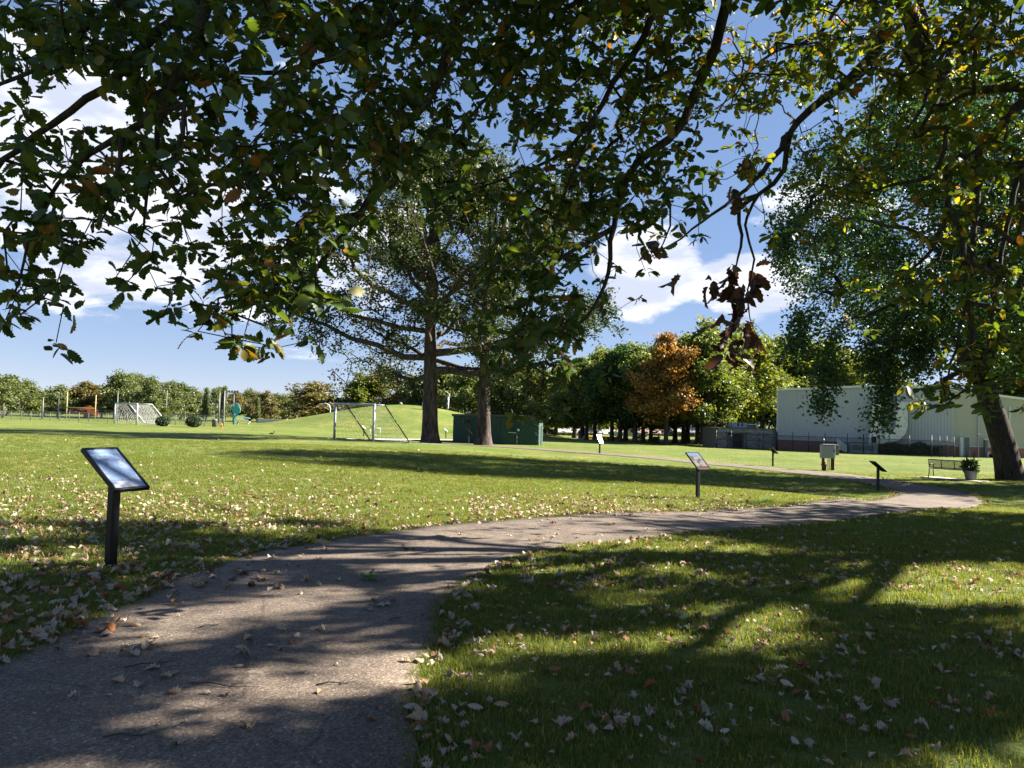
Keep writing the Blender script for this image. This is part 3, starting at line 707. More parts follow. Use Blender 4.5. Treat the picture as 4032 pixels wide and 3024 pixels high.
# trees behind the mound and the shed
for i, (px, d, top, w, k, m, lab) in enumerate([
    (1225, 150, 1530, 235, 0, M_leaf_rust, 'broad brownish tree behind the left foot of the mound'), (1420, 152, 1500, 170, 1, M_leaf_lime, 'light green tree behind the mound, above the soccer goal'),
    (1505, 156, 1487, 220, 2, M_leaf_rust, 'tall brownish tree behind the top of the mound'), (1625, 150, 1508, 150, 0, M_leaf_far, 'grey-green tree behind the mound left of the oak trunk'),
    (1745, 150, 1470, 190, 1, M_leaf_far, 'tree behind the mound between the two oak trunks'), (1830, 140, 1490, 170, 2, M_leaf_grove, 'dark tree behind the mound close to the second oak trunk'),
    (1930, 132, 1470, 190, 0, M_leaf_lime, 'yellow-green tree behind the green shed, nearest the oak trunk'), (2010, 128, 1480, 170, 1, M_leaf_far, 'grey-green tree behind the middle of the green shed'),
    (2085, 126, 1485, 170, 2, M_leaf_grove, 'green tree behind the right end of the green shed'), (2150, 122, 1490, 170, 0, M_leaf_lime, 'yellow-green tree just past the green shed'), (2230, 135, 1470, 180, 1, M_leaf_far, 'tree behind the tan house with the grey roof'),
    (2360, 140, 1430, 200, 2, M_leaf_grove, 'tree behind the houses in the grove')]):
    put('background_tree', lab, FK[k], 9.6, m, px, d, top, w, [5.4, 4.6, 5.0][k], 'trees behind the mound')
for i, (px, d, top, w, k, m) in enumerate([(2300, 158, 1560, 240, 0, M_leaf_grove), (2420, 160, 1560, 240, 2, M_leaf_dark), (2540, 160, 1560, 240, 0, M_leaf_grove), (2650, 158, 1560, 240, 2, M_leaf_dark), (2760, 156, 1560, 240, 0, M_leaf_grove), (2880, 150, 1560, 240, 2, M_leaf_dark)]):
    put('background_tree', 'low bushy tree behind the row of houses, %s from the green shed' % ORD[i], FK[k], 9.6, m, px, d, top, w, [5.4, 4.6, 5.0][k], 'trees behind the houses')
# far tree line, left to right
FT = [(-40, 1490, 190, 0, M_leaf_far), (30, 1500, 150, 1, M_leaf_far), (85, 1520, 110, 2, M_leaf_lime), (175, 1555, 130, 2, M_leaf_far), (225, 1535, 110, 0, M_leaf_far), (335, 1522, 140, 1, M_leaf_rust), (400, 1540, 100, 0, M_leaf_far), (450, 1495, 130, 2, M_leaf_far), (500, 1498, 140, 0, M_leaf_far), (545, 1500, 130, 1, M_leaf_far),
      (600, 1515, 120, 2, M_leaf_far), (660, 1525, 110, 0, M_leaf_far), (710, 1528, 120, 1, M_leaf_far), (770, 1552, 100, 2, M_leaf_far), (850, 1545, 90, 0, M_leaf_far), (925, 1560, 100, 1, M_leaf_rust), (985, 1556, 110, 2, M_leaf_far), (1040, 1560, 100, 0, M_leaf_rust), (1090, 1566, 110, 1, M_leaf_far), (1140, 1570, 110, 2, M_leaf_far)]
for i, (px, top, w, k, m) in enumerate(FT):
    put('far_tree', '%s tree of the far tree line, %s from the left edge' % ('brown-green' if m is M_leaf_rust else 'bright green' if m is M_leaf_lime else 'green', ORD[i]), FK[k], 9.6, m, px, 172 + (i * 7) % 23, top, w, [5.4, 4.6, 5.0][k], 'far tree line')
for i, (px, top, lab) in enumerate([(808, 1527, 'tall narrow columnar tree, left of the pair of light poles'), (878, 1522, 'tall narrow columnar tree right behind the pair of light poles'), (1012, 1565, 'narrow pointed tree right of the turquoise disc post')]):
    put('columnar_tree', lab, CK, 9.7, M_leaf_far, px, 165, top, None, 1.5, 'columnar trees')
put('small_tree', 'low red-orange tree behind the chain-link fence', FK[1], 9.6, M_leaf_red, 350, 165, 1606, 60, 4.6)
put('small_tree', 'low yellowish tree poking above the fence beside the round shrub', FK[2], 9.6, M_leaf_lime, 642, 140, 1612, 46, 5.0)
# two clipped round shrubs by the fence
rs = np.random.default_rng(9)
def shrub_mesh():
    n = 2600; u = rs.normal(0, 1, (n, 3)); u /= np.linalg.norm(u, axis=1, keepdims=True); r = rs.uniform(.72, 1.02, (n, 1))
    p = u * r * np.array([.95, .95, .78]) + (0, 0, .72); p = p[p[:, 2] > .02]
    return mesh_np('shrub', *scatter(KITE_V, KITE_F, rand_rot(len(p), rs, 0, .8), p, .16 * rs.uniform(.7, 1.3, len(p))))
SM = shrub_mesh(); ST = MB().tube([(0, 0, -.1), (0, 0, .9)], .09, 6).mesh('shrub_stem')
for px, w, lab in ((640, 54, 'dark round shrub right beside the far soccer goal net'), (762, 60, 'dark round shrub standing alone in front of the fence')):
    d = 84; b = base(px, d); o = thing('round_shrub', lab, 'shrub', b, 0, 'round shrubs'); s = w * d / F / 1.9; o.scale = (s, s, s * .95)
    link('stem', ST, o, M_bark); c = link('foliage', SM, o, M_shrub); c['kind'] = 'stuff'
# ------------------------------------------------------------------ materials of built things
M_black = mat('black_paint', (.006, .006, .007), .42, spec=.3, noise=.3, nscale=20)
M_white = mat('white_paint', (.58, .58, .57), .5, noise=.08, nscale=5)
M_galv = mat('galvanised', (.22, .225, .23), .5, .4, noise=.15, nscale=6)
M_grey = mat('grey_metal', (.13, .135, .135), .55, .2, noise=.15, nscale=6)
M_duct = mat('duct_metal', (.62, .63, .64), .38, .55, noise=.14, nscale=2.5)
M_green = mat('shed_green', (.022, .060, .048), .75, noise=.22, nscale=2.0, bump=.5, bscale=14)
M_greend = mat('shed_trim', (.016, .048, .038), .6, noise=.15, nscale=4)
M_siding = mat('siding_panel', (.43, .44, .45), .5, noise=.06, nscale=1.2)
M_trim = mat('siding_trim', (.60, .59, .54), .5, noise=.05)
M_roofw = mat('white_roof', (.70, .70, .67), .6, noise=.05)
M_dark = mat('dark_opening', (.012, .012, .013), .8, noise=.3)
M_glass = mat('window_glass', (.03, .035, .04), .08, spec=.6, noise=.2)
M_rust = mat('rusty_iron', (.075, .032, .02), .85, noise=.35, nscale=12)
M_rail = mat('dark_fence', (.018, .018, .020), .5, noise=.2, nscale=10)
M_wood = mat('dark_wood', (.05, .04, .03), .85, noise=.3, nscale=8)
M_tan = mat('tan_siding', (.38, .33, .25), .75, noise=.06, nscale=2)
M_shing = mat('grey_shingle', (.30, .29, .28), .9, noise=.2, nscale=3, bump=.4, bscale=10)
M_brownroof = mat('brown_shingle', (.20, .13, .10), .9, noise=.2, nscale=3)
M_yellow = mat('faded_yellow', (.30, .27, .10), .6, noise=.12)
M_teal = mat('turquoise_paint', (.03, .34, .30), .4, noise=.15)
M_blue = mat('blue_paint', (.10, .28, .42), .45, noise=.12)
M_orange = mat('orange_plastic', (.75, .14, .04), .5, noise=.12)
M_goal = mat('goal_paint', (.30, .33, .36), .45, noise=.1, nscale=5)
M_net = mat('white_net', (.40, .40, .39), .8, noise=.05)
M_netd = mat('grey_net', (.28, .29, .28), .8, noise=.1)
M_pot = mat('pot_stone', (.15, .145, .155), .8, noise=.12, nscale=10)
M_plant = leaf_mat('leaf_pot', [(0, (.015, .040, .012)), (.7, (.035, .075, .018)), (1, (.09, .13, .03))], .3)
def brick_mat(name, c1, c2, mortar, scale, w=.5, h=.25, ms=.02):
    m = bpy.data.materials.new(name); m.use_nodes = True; nt = m.node_tree; nd = nt.nodes; lk = nt.links; b = nd['Principled BSDF']; b.inputs['Roughness'].default_value = .9
    tcn = nd.new('ShaderNodeTexCoord'); s = nd.new('ShaderNodeSeparateXYZ'); c = nd.new('ShaderNodeCombineXYZ'); lk.new(tcn.outputs['Object'], s.inputs[0]); lk.new(s.outputs[0], c.inputs[0]); lk.new(s.outputs[2], c.inputs[1])
    br = nd.new('ShaderNodeTexBrick'); lk.new(c.outputs[0], br.inputs['Vector']); br.inputs['Color1'].default_value = (*c1, 1); br.inputs['Color2'].default_value = (*c2, 1); br.inputs['Mortar'].default_value = (*mortar, 1)
    br.inputs['Scale'].default_value = scale; br.inputs['Mortar Size'].default_value = ms; br.inputs['Brick Width'].default_value = w; br.inputs['Row Height'].default_value = h
    lk.new(br.outputs['Color'], b.inputs['Base Color'])
    bp = nd.new('ShaderNodeBump'); bp.inputs['Strength'].default_value = .5; bp.inputs['Distance'].default_value = .01; lk.new(br.outputs['Fac'], bp.inputs['Height']); bp.invert = True; lk.new(bp.outputs[0], b.inputs['Normal'])
    return m
M_brick = brick_mat('red_brick', (.26, .085, .05), (.33, .13, .08), (.34, .28, .22), 2.2)
M_brickd = brick_mat('dark_brick', (.20, .07, .06), (.26, .10, .08), (.24, .2, .18), 2.2)
def ribbed(name, c, freq):
    m = mat(name, c, .55, noise=.05, nscale=1.5); nt = m.node_tree; nd = nt.nodes; lk = nt.links
    tcn = nd.new('ShaderNodeTexCoord'); w = nd.new('ShaderNodeTexWave'); w.inputs['Scale'].default_value = freq; w.bands_direction = 'X'; lk.new(tcn.outputs['Object'], w.inputs['Vector'])
    bp = nd.new('ShaderNodeBump'); bp.inputs['Strength'].default_value = .6; bp.inputs['Distance'].default_value = .02; lk.new(w.outputs['Fac'], bp.inputs['Height']); lk.new(bp.outputs[0], nd['Principled BSDF'].inputs['Normal'])
    return m
M_sid2 = ribbed('fine_siding', (.42, .40, .32), 2.6)
M_lap = ribbed('lap_siding', (.48, .42, .32), 1.0)
def chain_mat(name, c, cover):
    """chain-link fabric seen from so far that its wires run together"""
    m = bpy.data.materials.new(name); m.use_nodes = True; nt = m.node_tree; nd = nt.nodes; lk = nt.links; b = nd['Principled BSDF']; b.inputs['Base Color'].default_value = (*c, 1); b.inputs['Roughness'].default_value = .6
    tcn = nd.new('ShaderNodeTexCoord'); n = nd.new('ShaderNodeTexNoise'); n.inputs['Scale'].default_value = 5; lk.new(tcn.outputs['Object'], n.inputs['Vector'])
    mr = nd.new('ShaderNodeMapRange'); lk.new(n.outputs['Fac'], mr.inputs[0]); mr.inputs['From Min'].default_value = .3; mr.inputs['From Max'].default_value = .7; mr.inputs['To Min'].default_value = cover * .75; mr.inputs['To Max'].default_value = cover * 1.25
    t = nd.new('ShaderNodeBsdfTransparent'); ms = nd.new('ShaderNodeMixShader'); lk.new(mr.outputs[0], ms.inputs[0]); lk.new(t.outputs[0], ms.inputs[1]); lk.new(b.outputs[0], ms.inputs[2]); lk.new(ms.outputs[0], nd['Material Output'].inputs[0])
    return m
M_chain = chain_mat('chain_link', (.30, .31, .31), .30)
M_chaind = chain_mat('chain_link_dark', (.015, .016, .018), .34)

def heading(a, b): return math.atan2(b[1] - a[1], b[0] - a[0])

# ------------------------------------------------------------------ metal building with ribbed siding
A = base(3062, 88); B = base(3756, 80); B.z = A.z = min(A.z, B.z) - .05
L1 = (B - A).to_2d().length; hz = heading(A, B)
bld = thing('metal_building', 'large pale metal building with ribbed siding, brick base and two big ducts', 'building', A, hz)
top1 = lambda x: 6.95 + (.55 * x / (L1 * .62) if x < L1 * .62 else .55 - .30 * (x - L1 * .62) / (L1 * .38))
MB().prism([(0, .03), (L1, .03), (L1, 12), (0, 12)], 0, [top1(0), top1(L1), top1(L1), top1(0)]).build('wall', M_siding, bld)
MB().box((L1 / 2, 0, .55), (L1 + .1, .14, 1.3)).build('brick_base', M_brickd, bld)
MB().box((L1 / 2, 0, 1.235), (L1 + .12, .17, .05)).build('ledge', M_trim, bld)
pw = .305; npan = int(L1 / pw); pmb = MB()
prof = [(-.5 * pw + .004, 0), (-.5 * pw + .004, -.014), (-.30 * pw, -.016), (-.22 * pw, -.045), (-.10 * pw, -.045), (-.02 * pw, -.016), (.5 * pw - .004, -.014), (.5 * pw - .004, 0)]
pmb.add([(x, y, z) for z in (0, 1) for x, y in prof], [(i, i + 1, 9 + i, 8 + i) for i in range(7)] + [tuple(range(8))[::-1], tuple(range(8, 16))])
pme = pmb.mesh('siding_panel'); pme.materials.append(M_siding)
for i in range(npan):
    x = (i + .5) * L1 / npan; o = link('siding_panel', pme, bld); o.location = (x, .025, 1.25); o.scale = (1, 1, top1(x) - 1.25 - .02)
def cap(pts, name, m, y0=-.16, th=.22):
    mb = MB()
    for (x0, z0), (x1, z1) in zip(pts[:-1], pts[1:]):
        mb.add([(x0, y0, z0 - th), (x1, y0, z1 - th), (x1, y0, z1), (x0, y0, z0), (x0, 12.2, z0 - th), (x1, 12.2, z1 - th), (x1, 12.2, z1), (x0, 12.2, z0)], [(0, 1, 2, 3), (3, 2, 6, 7), (5, 4, 7, 6), (1, 0, 4, 5), (0, 3, 7, 4), (2, 1, 5, 6)])
    return mb.build(name, m, bld)
cap([(-.15, top1(0) + .2), (L1 * .62, top1(L1 * .62) + .2), (L1, top1(L1) + .2)], 'roof', M_roofw)
MB().box((-.06, .02, top1(0) / 2 + .6), (.16, .20, top1(0) - 1.2)).build('corner_trim', M_trim, bld)
def wall_xz(px, py):
    """local (x, z) on the wall plane behind a pixel"""
    d = pixel_dir(px, py); n = Vector((-math.sin(hz), math.cos(hz), 0)); t = (A - Vector(CAM)).dot(n) / Vector(d).dot(n)
    p = Vector(CAM) + Vector(d) * t - A
    return p.x * math.cos(hz) + p.y * math.sin(hz), p.z
def rect_duct(pts, w, dp, name, rib=.9):
    """square duct along local (x, z) points, lying in front of the wall"""
    mb = MB(); n = len(pts); ring = []
    for i, (x, z, y) in enumerate(pts):
        a = pts[max(0, i - 1)]; c = pts[min(n - 1, i + 1)]; t = Vector((c[0] - a[0], 0, c[1] - a[1])).normalized(); s = Vector((t.z, 0, -t.x)); yy = Vector((0, 1, 0)); p = Vector((x, y, z))
        ring.append([p + s * w / 2 - yy * dp / 2, p + s * w / 2 + yy * dp / 2, p - s * w / 2 + yy * dp / 2, p - s * w / 2 - yy * dp / 2])
    mb.add([v for r in ring for v in r], [(4 * i + k, 4 * i + (k + 1) % 4, 4 * i + 4 + (k + 1) % 4, 4 * i + 4 + k) for i in range(n - 1) for k in range(4)] + [(0, 3, 2, 1), tuple(4 * n - 4 + k for k in range(4))])
    o = mb.build(name, M_duct, bld)
    for i in range(1, n - 1, 2):
        a, b_ = pts[i], pts[i + 1]; t = Vector((b_[0] - a[0], 0, b_[1] - a[1])).normalized(); ang = math.atan2(t.x, t.z)
        MB().box((a[0], a[2], a[1]), (w + .07, dp + .07, .05), M=Matrix.Rotation(ang, 3, 'Y')).build('flange', M_duct, o)
    return o
x1a, z1a = wall_xz(3451, 1560); x1b, z1b = wall_xz(3451, 1690)
rect_duct([(x1a, z1a, -.55), (x1a, z1a - 1.2, -.55), (x1a, z1a - 2.4, -.55), (x1b, z1b + .2, -.55), (x1b - .05, z1b - .35, -.55), (x1b - .25, z1b - .8, -.55), (x1b - .3, .9, -.55)], 1.0, .9, 'duct')
x2a, z2a = wall_xz(3550, 1582); x2b, z2b = wall_xz(3550, 1680)
rect_duct([(x2a, z2a, -.6), (x2a, z2a - 1.1, -.6), (x2a, z2a - 2.1, -.6), (x2b, z2b + .1, -.6), (x2b - .12, z2b - .45, -.6), (x2b - .55, z2b - .95, -.6), (x2b - 1.2, z2b - 1.25, -.6), (x2b - 2.0, z2b - 1.35, -.6), (x2b - 2.3, z2b - 1.4, -.6)], 1.15, 1.0, 'duct')
xl, zl = wall_xz(3225, 1594); MB().box((xl + .1, -.1, zl), (.22, .2, .2), bev=.04).tube([(xl - .1, -.2, zl + .02), (xl + .02, -.2, zl)], .14, 10).build('wall_light', M_grey, bld)
xl, zl = wall_xz(3383, 1695); MB().box((xl, -.06, zl), (.3, .12, .22), bev=.02).build('vent_box', M_dark, bld)
# machines behind the fence
def wp(px, off):
    x, z = wall_xz(px, 1760); return Vector((A.x + x * math.cos(hz) + off * math.sin(hz), A.y + x * math.sin(hz) - off * math.cos(hz), 0))
def onground(v, dz=0.0): return Vector((v.x, v.y, t1(v.x, v.y) + dz))
def machine(px, off, w, d, h, name, label, m, cat='machine'):
    o = thing(name, label, cat, onground(wp(px, off)), hz)
    MB().box((0, 0, h / 2), (w, d, h), bev=.03).build('casing', m, o); MB().box((0, 0, .04), (w + .12, d + .12, .14)).build('plinth', M_conc, o)
    for k in range(5): MB().box((0, -d / 2 - .012, h * (.35 + .1 * k)), (w * .8, .02, .05)).build('louvre', M_grey, o)
    return o
machine(3330, 1.4, 1.0, .8, 1.15, 'air_unit', 'small grey air unit behind the fence beside a pale elbow duct', M_galv)
machine(3400, 1.5, 2.7, 1.0, 1.05, 'air_unit', 'long low grey-green air unit below the first tall duct', mat('unit_green', (.25, .30, .29), .6, noise=.1))
o = thing('elbow_duct', 'pale bent duct mouth on the ground behind the fence', 'duct', onground(wp(3318, 1.9)), hz)
MB().add([(-.45, -.35, .35), (.55, -.35, 0), (.55, -.35, .75), (-.45, -.35, 1.55), (-.45, .35, .35), (.55, .35, 0), (.55, .35, .75), (-.45, .35, 1.55)], [(0, 1, 2, 3), (5, 4, 7, 6), (3, 2, 6, 7), (1, 0, 4, 5), (0, 3, 7, 4), (2, 1, 5, 6)]).build('hood', M_duct, o); MB().box((.05, 0, .1), (.9, .6, .3)).build('foot', M_dark, o)
o = thing('blower_hood', 'silver blower hood beside the first tall duct', 'machine', onground(wp(3440, 1.55)), hz)
MB().box((0, 0, .55), (.9, .8, 1.1), bev=.04).build('casing', M_galv, o); MB().add([(-.45, -.4, 1.1), (.45, -.4, 1.1), (.45, .4, 1.1), (-.45, .4, 1.1), (-.25, -.4, 2.05), (.45, -.4, 2.05), (.45, .4, 2.05), (-.25, .4, 2.05)], [(0, 1, 5, 4), (1, 2, 6, 5), (2, 3, 7, 6), (3, 0, 4, 7), (4, 5, 6, 7)]).build('hood', M_duct, o); MB().box((.05, -.42, 1.5), (.5, .05, .7)).build('grille', M_dark, o)
hb = onground(wp(3590, 1.0)); n = 5200; q = np.random.default_rng(8)
pp = np.stack([q.uniform(-2.6, 2.8, n), q.uniform(-.5, .5, n), q.uniform(0, 1, n)], 1); pp[:, 2] *= 1.15 + .25 * np.sin(pp[:, 0] * 2.2)
o = thing('weedy_hedge', 'dark weedy hedge along the building wall inside the fence', 'hedge', hb, hz)
c = link('foliage', mesh_np('hedge', *scatter(KITE_V, KITE_F, rand_rot(n, q, 0, .5), pp, .16 * q.uniform(.7, 1.3, n))), o, M_shrub); c['kind'] = 'stuff'
for k in range(6): MB().tube([(q.uniform(-2.3, 2.5), 0, -.1), (q.uniform(-2.3, 2.5), 0, .9)], .02, 5).build('stem', M_bark, o)
# second wing
B2 = base(3756, 80.3); C2 = base(4120, 80); B2.z = A.z; L2 = (C2 - B2).to_2d().length; hz2 = heading(B2, C2)
wing = thing('building_wing', 'tan wing of the metal building with a grey door and red brick base', 'building', B2, hz2)
tp2 = lambda x: top1(L1) - .05 - 1.05 * x / L2
MB().prism([(.01, .03), (L2, .03), (L2, 12), (.01, 12)], 0, [tp2(0), tp2(L2), tp2(L2), tp2(0)]).build('wall', M_sid2, wing)
def wx(px): return (px - 3756) * 80 / F / math.cos(hz2 * .0)
def wz(py, px): return (1693.6 + (px - 3756) * .0262 - py) * 80 / F + 1.6 - B2.z
def bbox(px0, px1, py0, py1, y0, th, name, m, parent=wing, bev=0):
    x0, x1 = wx(px0), wx(px1); pm = (px0 + px1) / 2; z0, z1 = wz(py1, pm), wz(py0, pm)
    return MB().box(((x0 + x1) / 2, y0 - th / 2, (z0 + z1) / 2), (x1 - x0, th, z1 - z0), bev=bev).build(name, m, parent)
for a, b_ in ((3757, 3794), (3817, 4118)):
    x0, x1 = wx(a), wx(b_); MB().box(((x0 + x1) / 2, 0, .45), (x1 - x0, .12, 1.3)).build('brick_base', M_brick, wing); MB().box(((x0 + x1) / 2, -.02, 1.13), (x1 - x0, .16, .07)).build('ledge', M_trim, wing)
fr = bbox(3794, 3817, 1719, 1803, .02, .08, 'door_frame', M_trim); dr = bbox(3796, 3815, 1721.5, 1803, -.05, .04, 'door', M_grey)
MB().box((wx(3813.5), -.12, .95), (.05, .07, .12)).build('handle', M_black, dr)
MB().tube([(wx(3850), -.08, tp2(wx(3850)) - .1), (wx(3850), -.08, .1), (wx(3850), -.3, 0)], .055, 8).build('downspout', M_trim, wing)
MB().box((wx(3849), -.14, wz(1709, 3849)), (.34, .24, .2), bev=.04).build('wall_light', M_white, wing)
mb = MB(); x0, x1 = -.05, L2
mb.add([(x0, -.2, tp2(0) - .1), (x1, -.2, tp2(L2) - .1), (x1, -.2, tp2(L2) + .14), (x0, -.2, tp2(0) + .14), (x0, 12, tp2(0) - .1), (x1, 12, tp2(L2) - .1), (x1, 12, tp2(L2) + .14), (x0, 12, tp2(0) + .14)], [(0, 1, 2, 3), (3, 2, 6, 7), (5, 4, 7, 6), (1, 0, 4, 5), (0, 3, 7, 4), (2, 1, 5, 6)]); mb.build('roof', M_roofw, wing)
bbox(3969, 3975, 1600, 1765, -.0, .05, 'siding_trim', M_trim)
def wing_item(px, off, name, label, cat):
    p = B2 + Vector((math.cos(hz2), math.sin(hz2), 0)) * wx(px) - Vector((-math.sin(hz2), math.cos(hz2), 0)) * off
    return thing(name, label, cat, onground(p), hz2)
o = wing_item(3777, .35, 'utility_cabinet', 'tall narrow beige cabinet left of the grey door', 'cabinet'); MB().box((0, 0, 1.0), (.32, .3, 2.1), bev=.02).build('body', M_trim, o); MB().tube([(0, 0, 2.0), (0, 0, 2.5)], .03, 6).build('pipe', M_trim, o)
o = wing_item(3868, .5, 'meter_pillar', 'slim grey pillar with a white cap right of the door', 'pillar'); MB().box((0, 0, .9), (.30, .3, 1.9), bev=.02).build('body', M_grey, o); MB().box((0, 0, 1.9), (.38, .38, .12)).build('cap', M_white, o)
o = wing_item(3864, 1.1, 'garden_tap', 'small white standpipe at the foot of the building wing', 'pipe'); MB().tube([(0, 0, -.05), (0, 0, .35), (.1, -.02, .5)], .07, 8).lathe([(.02, .42), (.12, .48), (.12, .56), (.02, .62)], 10, (.1, 0, 0)).build('pipe', M_white, o)
o = wing_item(3880, 1.1, 'black_tub', 'black plastic tub on the grass by the building wing', 'tub'); MB().lathe([(.02, 0), (.17, 0), (.22, .30), (.24, .32), (.20, .30), (.16, .05), (.01, .05)], 14).build('body', M_black, o)

# dark chain-link fence round the machines
def fence(name, label, pts, H, m_post, m_rail, m_mesh, r=.035, rails=(1.0,), group=None, over=0.0, ball=False):
    o = thing(name, label, 'fence', pts[0]); P0 = pts[0]
    P = [p - P0 for p in pts]
    for i, p in enumerate(P):
        big = 1.5 if (i % 5 == 0) else 1.0
        q = MB().tube([(p.x, p.y, p.z - .15), (p.x, p.y, p.z + H + over)], r * big, 6).build('post', m_post, o)
        if ball and i % 2 == 0: MB().lathe([(.01, 0), (r * 1.7, .03), (.01, .08)], 8, (p.x, p.y, p.z + H + over)).build('post_cap', M_galv, q)
    for f in rails:
        MB().tube([(p.x, p.y, p.z + H * f) for p in P], r * .75, 5).build('rail', m_rail, o)
    mb = MB()
    for a, b_ in zip(P[:-1], P[1:]): mb.add([(a.x, a.y, a.z + .05), (b_.x, b_.y, b_.z + .05), (b_.x, b_.y, b_.z + H - .03), (a.x, a.y, a.z + H - .03)], [(0, 1, 2, 3)])
    mb.build('chain_link', m_mesh, o); return o
def along(pxs, d0, d1):
    p0, p1 = pxs[0], pxs[-1]; out = []
    for p in pxs:
        # straight in the world: interpolate on 1/d
        t = (p - p0) / (p1 - p0); out.append(base(p, 1 / (1 / d0 + (1 / d1 - 1 / d0) * t)))
    return out
fence('chain_link_fence', 'dark chain-link fence in front of the pale metal building', along([3060, 3121, 3184, 3248, 3337, 3400, 3434, 3464, 3501, 3581, 3668, 3700, 3728, 3756], 84.5, 75.5), 1.65, M_rail, M_rail, M_chaind, .035, (1.0, .05), over=.45, ball=True)
fence('chain_link_fence', 'dark chain-link fence in front of the stone shed', along([2820, 2879, 2940, 2988, 3005, 3057], 84, 84.3), 1.75, M_rail, M_rail, M_chaind, .035, (1.0, .55), over=.25)

# ------------------------------------------------------------------ stone shed beside it
A3 = base(2826, 87); B3 = base(3058, 88.5); A3.z = B3.z = A3.z - .05; L3 = (B3 - A3).to_2d().length; h3 = heading(A3, B3); H3 = 2.25
ss = thing('stone_shed', 'grey stone shed with a dark doorway and rooftop machine', 'shed', A3, h3)
M_stone = [mat('stone_%d' % k, c, .92, noise=.25, nscale=7, bump=.5, bscale=20) for k, c in enumerate([(.30, .28, .26), (.22, .21, .20), (.36, .33, .29), (.27, .24, .21)])]
M_mort = mat('mortar', (.16, .15, .14), .95, noise=.2)
xd0, xd1 = L3 * .17, L3 * .44
MB().prism([(0, .06), (xd0, .06), (xd0, 4), (0, 4)], 0, H3).prism([(xd1, .06), (L3, .06), (L3, 4), (xd1, 4)], 0, H3).prism([(xd0, .06), (xd1, .06), (xd1, 4), (xd0, 4)], 1.75, H3).build('wall', M_mort, ss)
sme = []
for k in range(4):
    me = MB().box((0, 0, 0), (1, 1, 1), bev=.09).mesh('stone'); me.materials.append(M_stone[k]); sme.append(me)
q = random.Random(3); z = .02; cnt = 0
while z < H3 - .05 and cnt < 290:
    hh = q.uniform(.14, .24); x = .02
    while x < L3 - .05:
        w = q.uniform(.28, .62); w = min(w, L3 - .02 - x)
        if not (x + w > xd0 and x < xd1 and z < 1.70) and w > .08:
            o = link('stone', sme[q.randrange(4)], ss); o.location = (x + w / 2, .03 - q.uniform(0, .03), z + hh / 2); o.scale = (w - .02, .12, hh - .02); cnt += 1
        x += w
    z += hh
MB().box((L3 / 2, 2, H3 + .05), (L3 + .15, 4.2, .12)).build('roof', M_grey, ss)
dd = MB().box(((xd0 + xd1) / 2, .6, .86), (xd1 - xd0, .05, 1.75)).build('doorway', M_dark, ss); MB().box((xd0 + .45, .3, .8), (.6, .05, 1.5)).build('door_leaf', M_grey, dd)
for x in (L3 * .60, L3 * .69): MB().box((x, -.09, 1.35), (.34, .06, .1)).build('light', M_white, ss)
o = thing('rooftop_unit', 'grey rooftop air unit on the stone shed', 'machine', A3 + Vector((math.cos(h3), math.sin(h3), 0)) * L3 * .47 + Vector((0, 1.6, H3 + .11)), h3)
MB().box((-.55, 0, .32), (1.95, 1.1, .6), bev=.03).build('casing', mat('unit_blue', (.24, .29, .33), .5, noise=.1), o); MB().box((.95, 0, .27), (1.0, .9, .5), bev=.03).build('casing', M_grey, o)
for x in (-.75, -.25): MB().box((x, -.56, .38), (.16, .04, .34)).build('vent', M_dark, o)
MB().box((1.1, -.5, .46), (1.3, .3, .05)).build('rain_shield', M_duct, o)

# ------------------------------------------------------------------ dark green block shed
PA, PB, PC, PD = base(1783, 68), base(1969, 64.6), base(2119, 65.2), base(2134, 69.5)
PE = PD + Vector((-1.2, 4.5, 0)); PF = PA + Vector((.2, 4.0, 0)); z0 = min(p.z for p in (PA, PB, PC, PD)) - .05; O = Vector((PA.x, PA.y, z0)); HS = 2.42
gs = thing('green_shed', 'low dark green block shed with a flat overhanging roof', 'shed', O)
pl = [(p.x - O.x, p.y - O.y) for p in (PA, PB, PC, PD, PE, PF)]
MB().prism(pl, 0, HS).build('wall', mat('shed_joint', (.012, .034, .028), .9, noise=.2), gs)
bme = MB().box((0, 0, 0), (.392, .1, .192), bev=.014).mesh('block'); bme.materials.append(M_green)
bme2 = MB().box((0, -.018, 0), (.392, .12, .192), bev=.022).mesh('block_split'); bme2.materials.append(M_green)
q = random.Random(6)
for (a, b_, split) in ((0, 1, 0), (1, 2, 1), (2, 3, 0)):
    ax, ay = pl[a]; bx, by = pl[b_]; Lw = math.hypot(bx - ax, by - ay); hh = math.atan2(by - ay, bx - ax); nb = max(1, round(Lw / .4))
    for r in range(12):
        for c in range(nb + (r % 2)):
            s0 = max(0, (c - (.5 if r % 2 else 0)) * Lw / nb); s1 = min(Lw, (c + 1 - (.5 if r % 2 else 0)) * Lw / nb)
            if s1 - s0 < .1: continue
            o = link('block', bme2 if (split and q.random() < .4) else bme, gs); t = (s0 + s1) / 2
            o.location = (ax + math.cos(hh) * t + math.sin(hh) * (q.uniform(-.004, .006)), ay + math.sin(hh) * t - math.cos(hh) * (q.uniform(-.004, .006)), .1 + r * .2); o.rotation_euler = (0, 0, hh); o.scale = ((s1 - s0 - .012) / .392, 1, 1)
def off_poly(poly, e):
    cx = sum(p[0] for p in poly) / len(poly); cy = sum(p[1] for p in poly) / len(poly)
    return [(cx + (x - cx) * (1 + e), cy + (y - cy) * (1 + e)) for x, y in poly]
rp = off_poly(pl, .035); rp[2] = (rp[2][0] + .55, rp[2][1] - .2); rp[3] = (rp[3][0] + .6, rp[3][1])
MB().prism(rp, HS, HS + .17).build('roof', M_greend, gs)
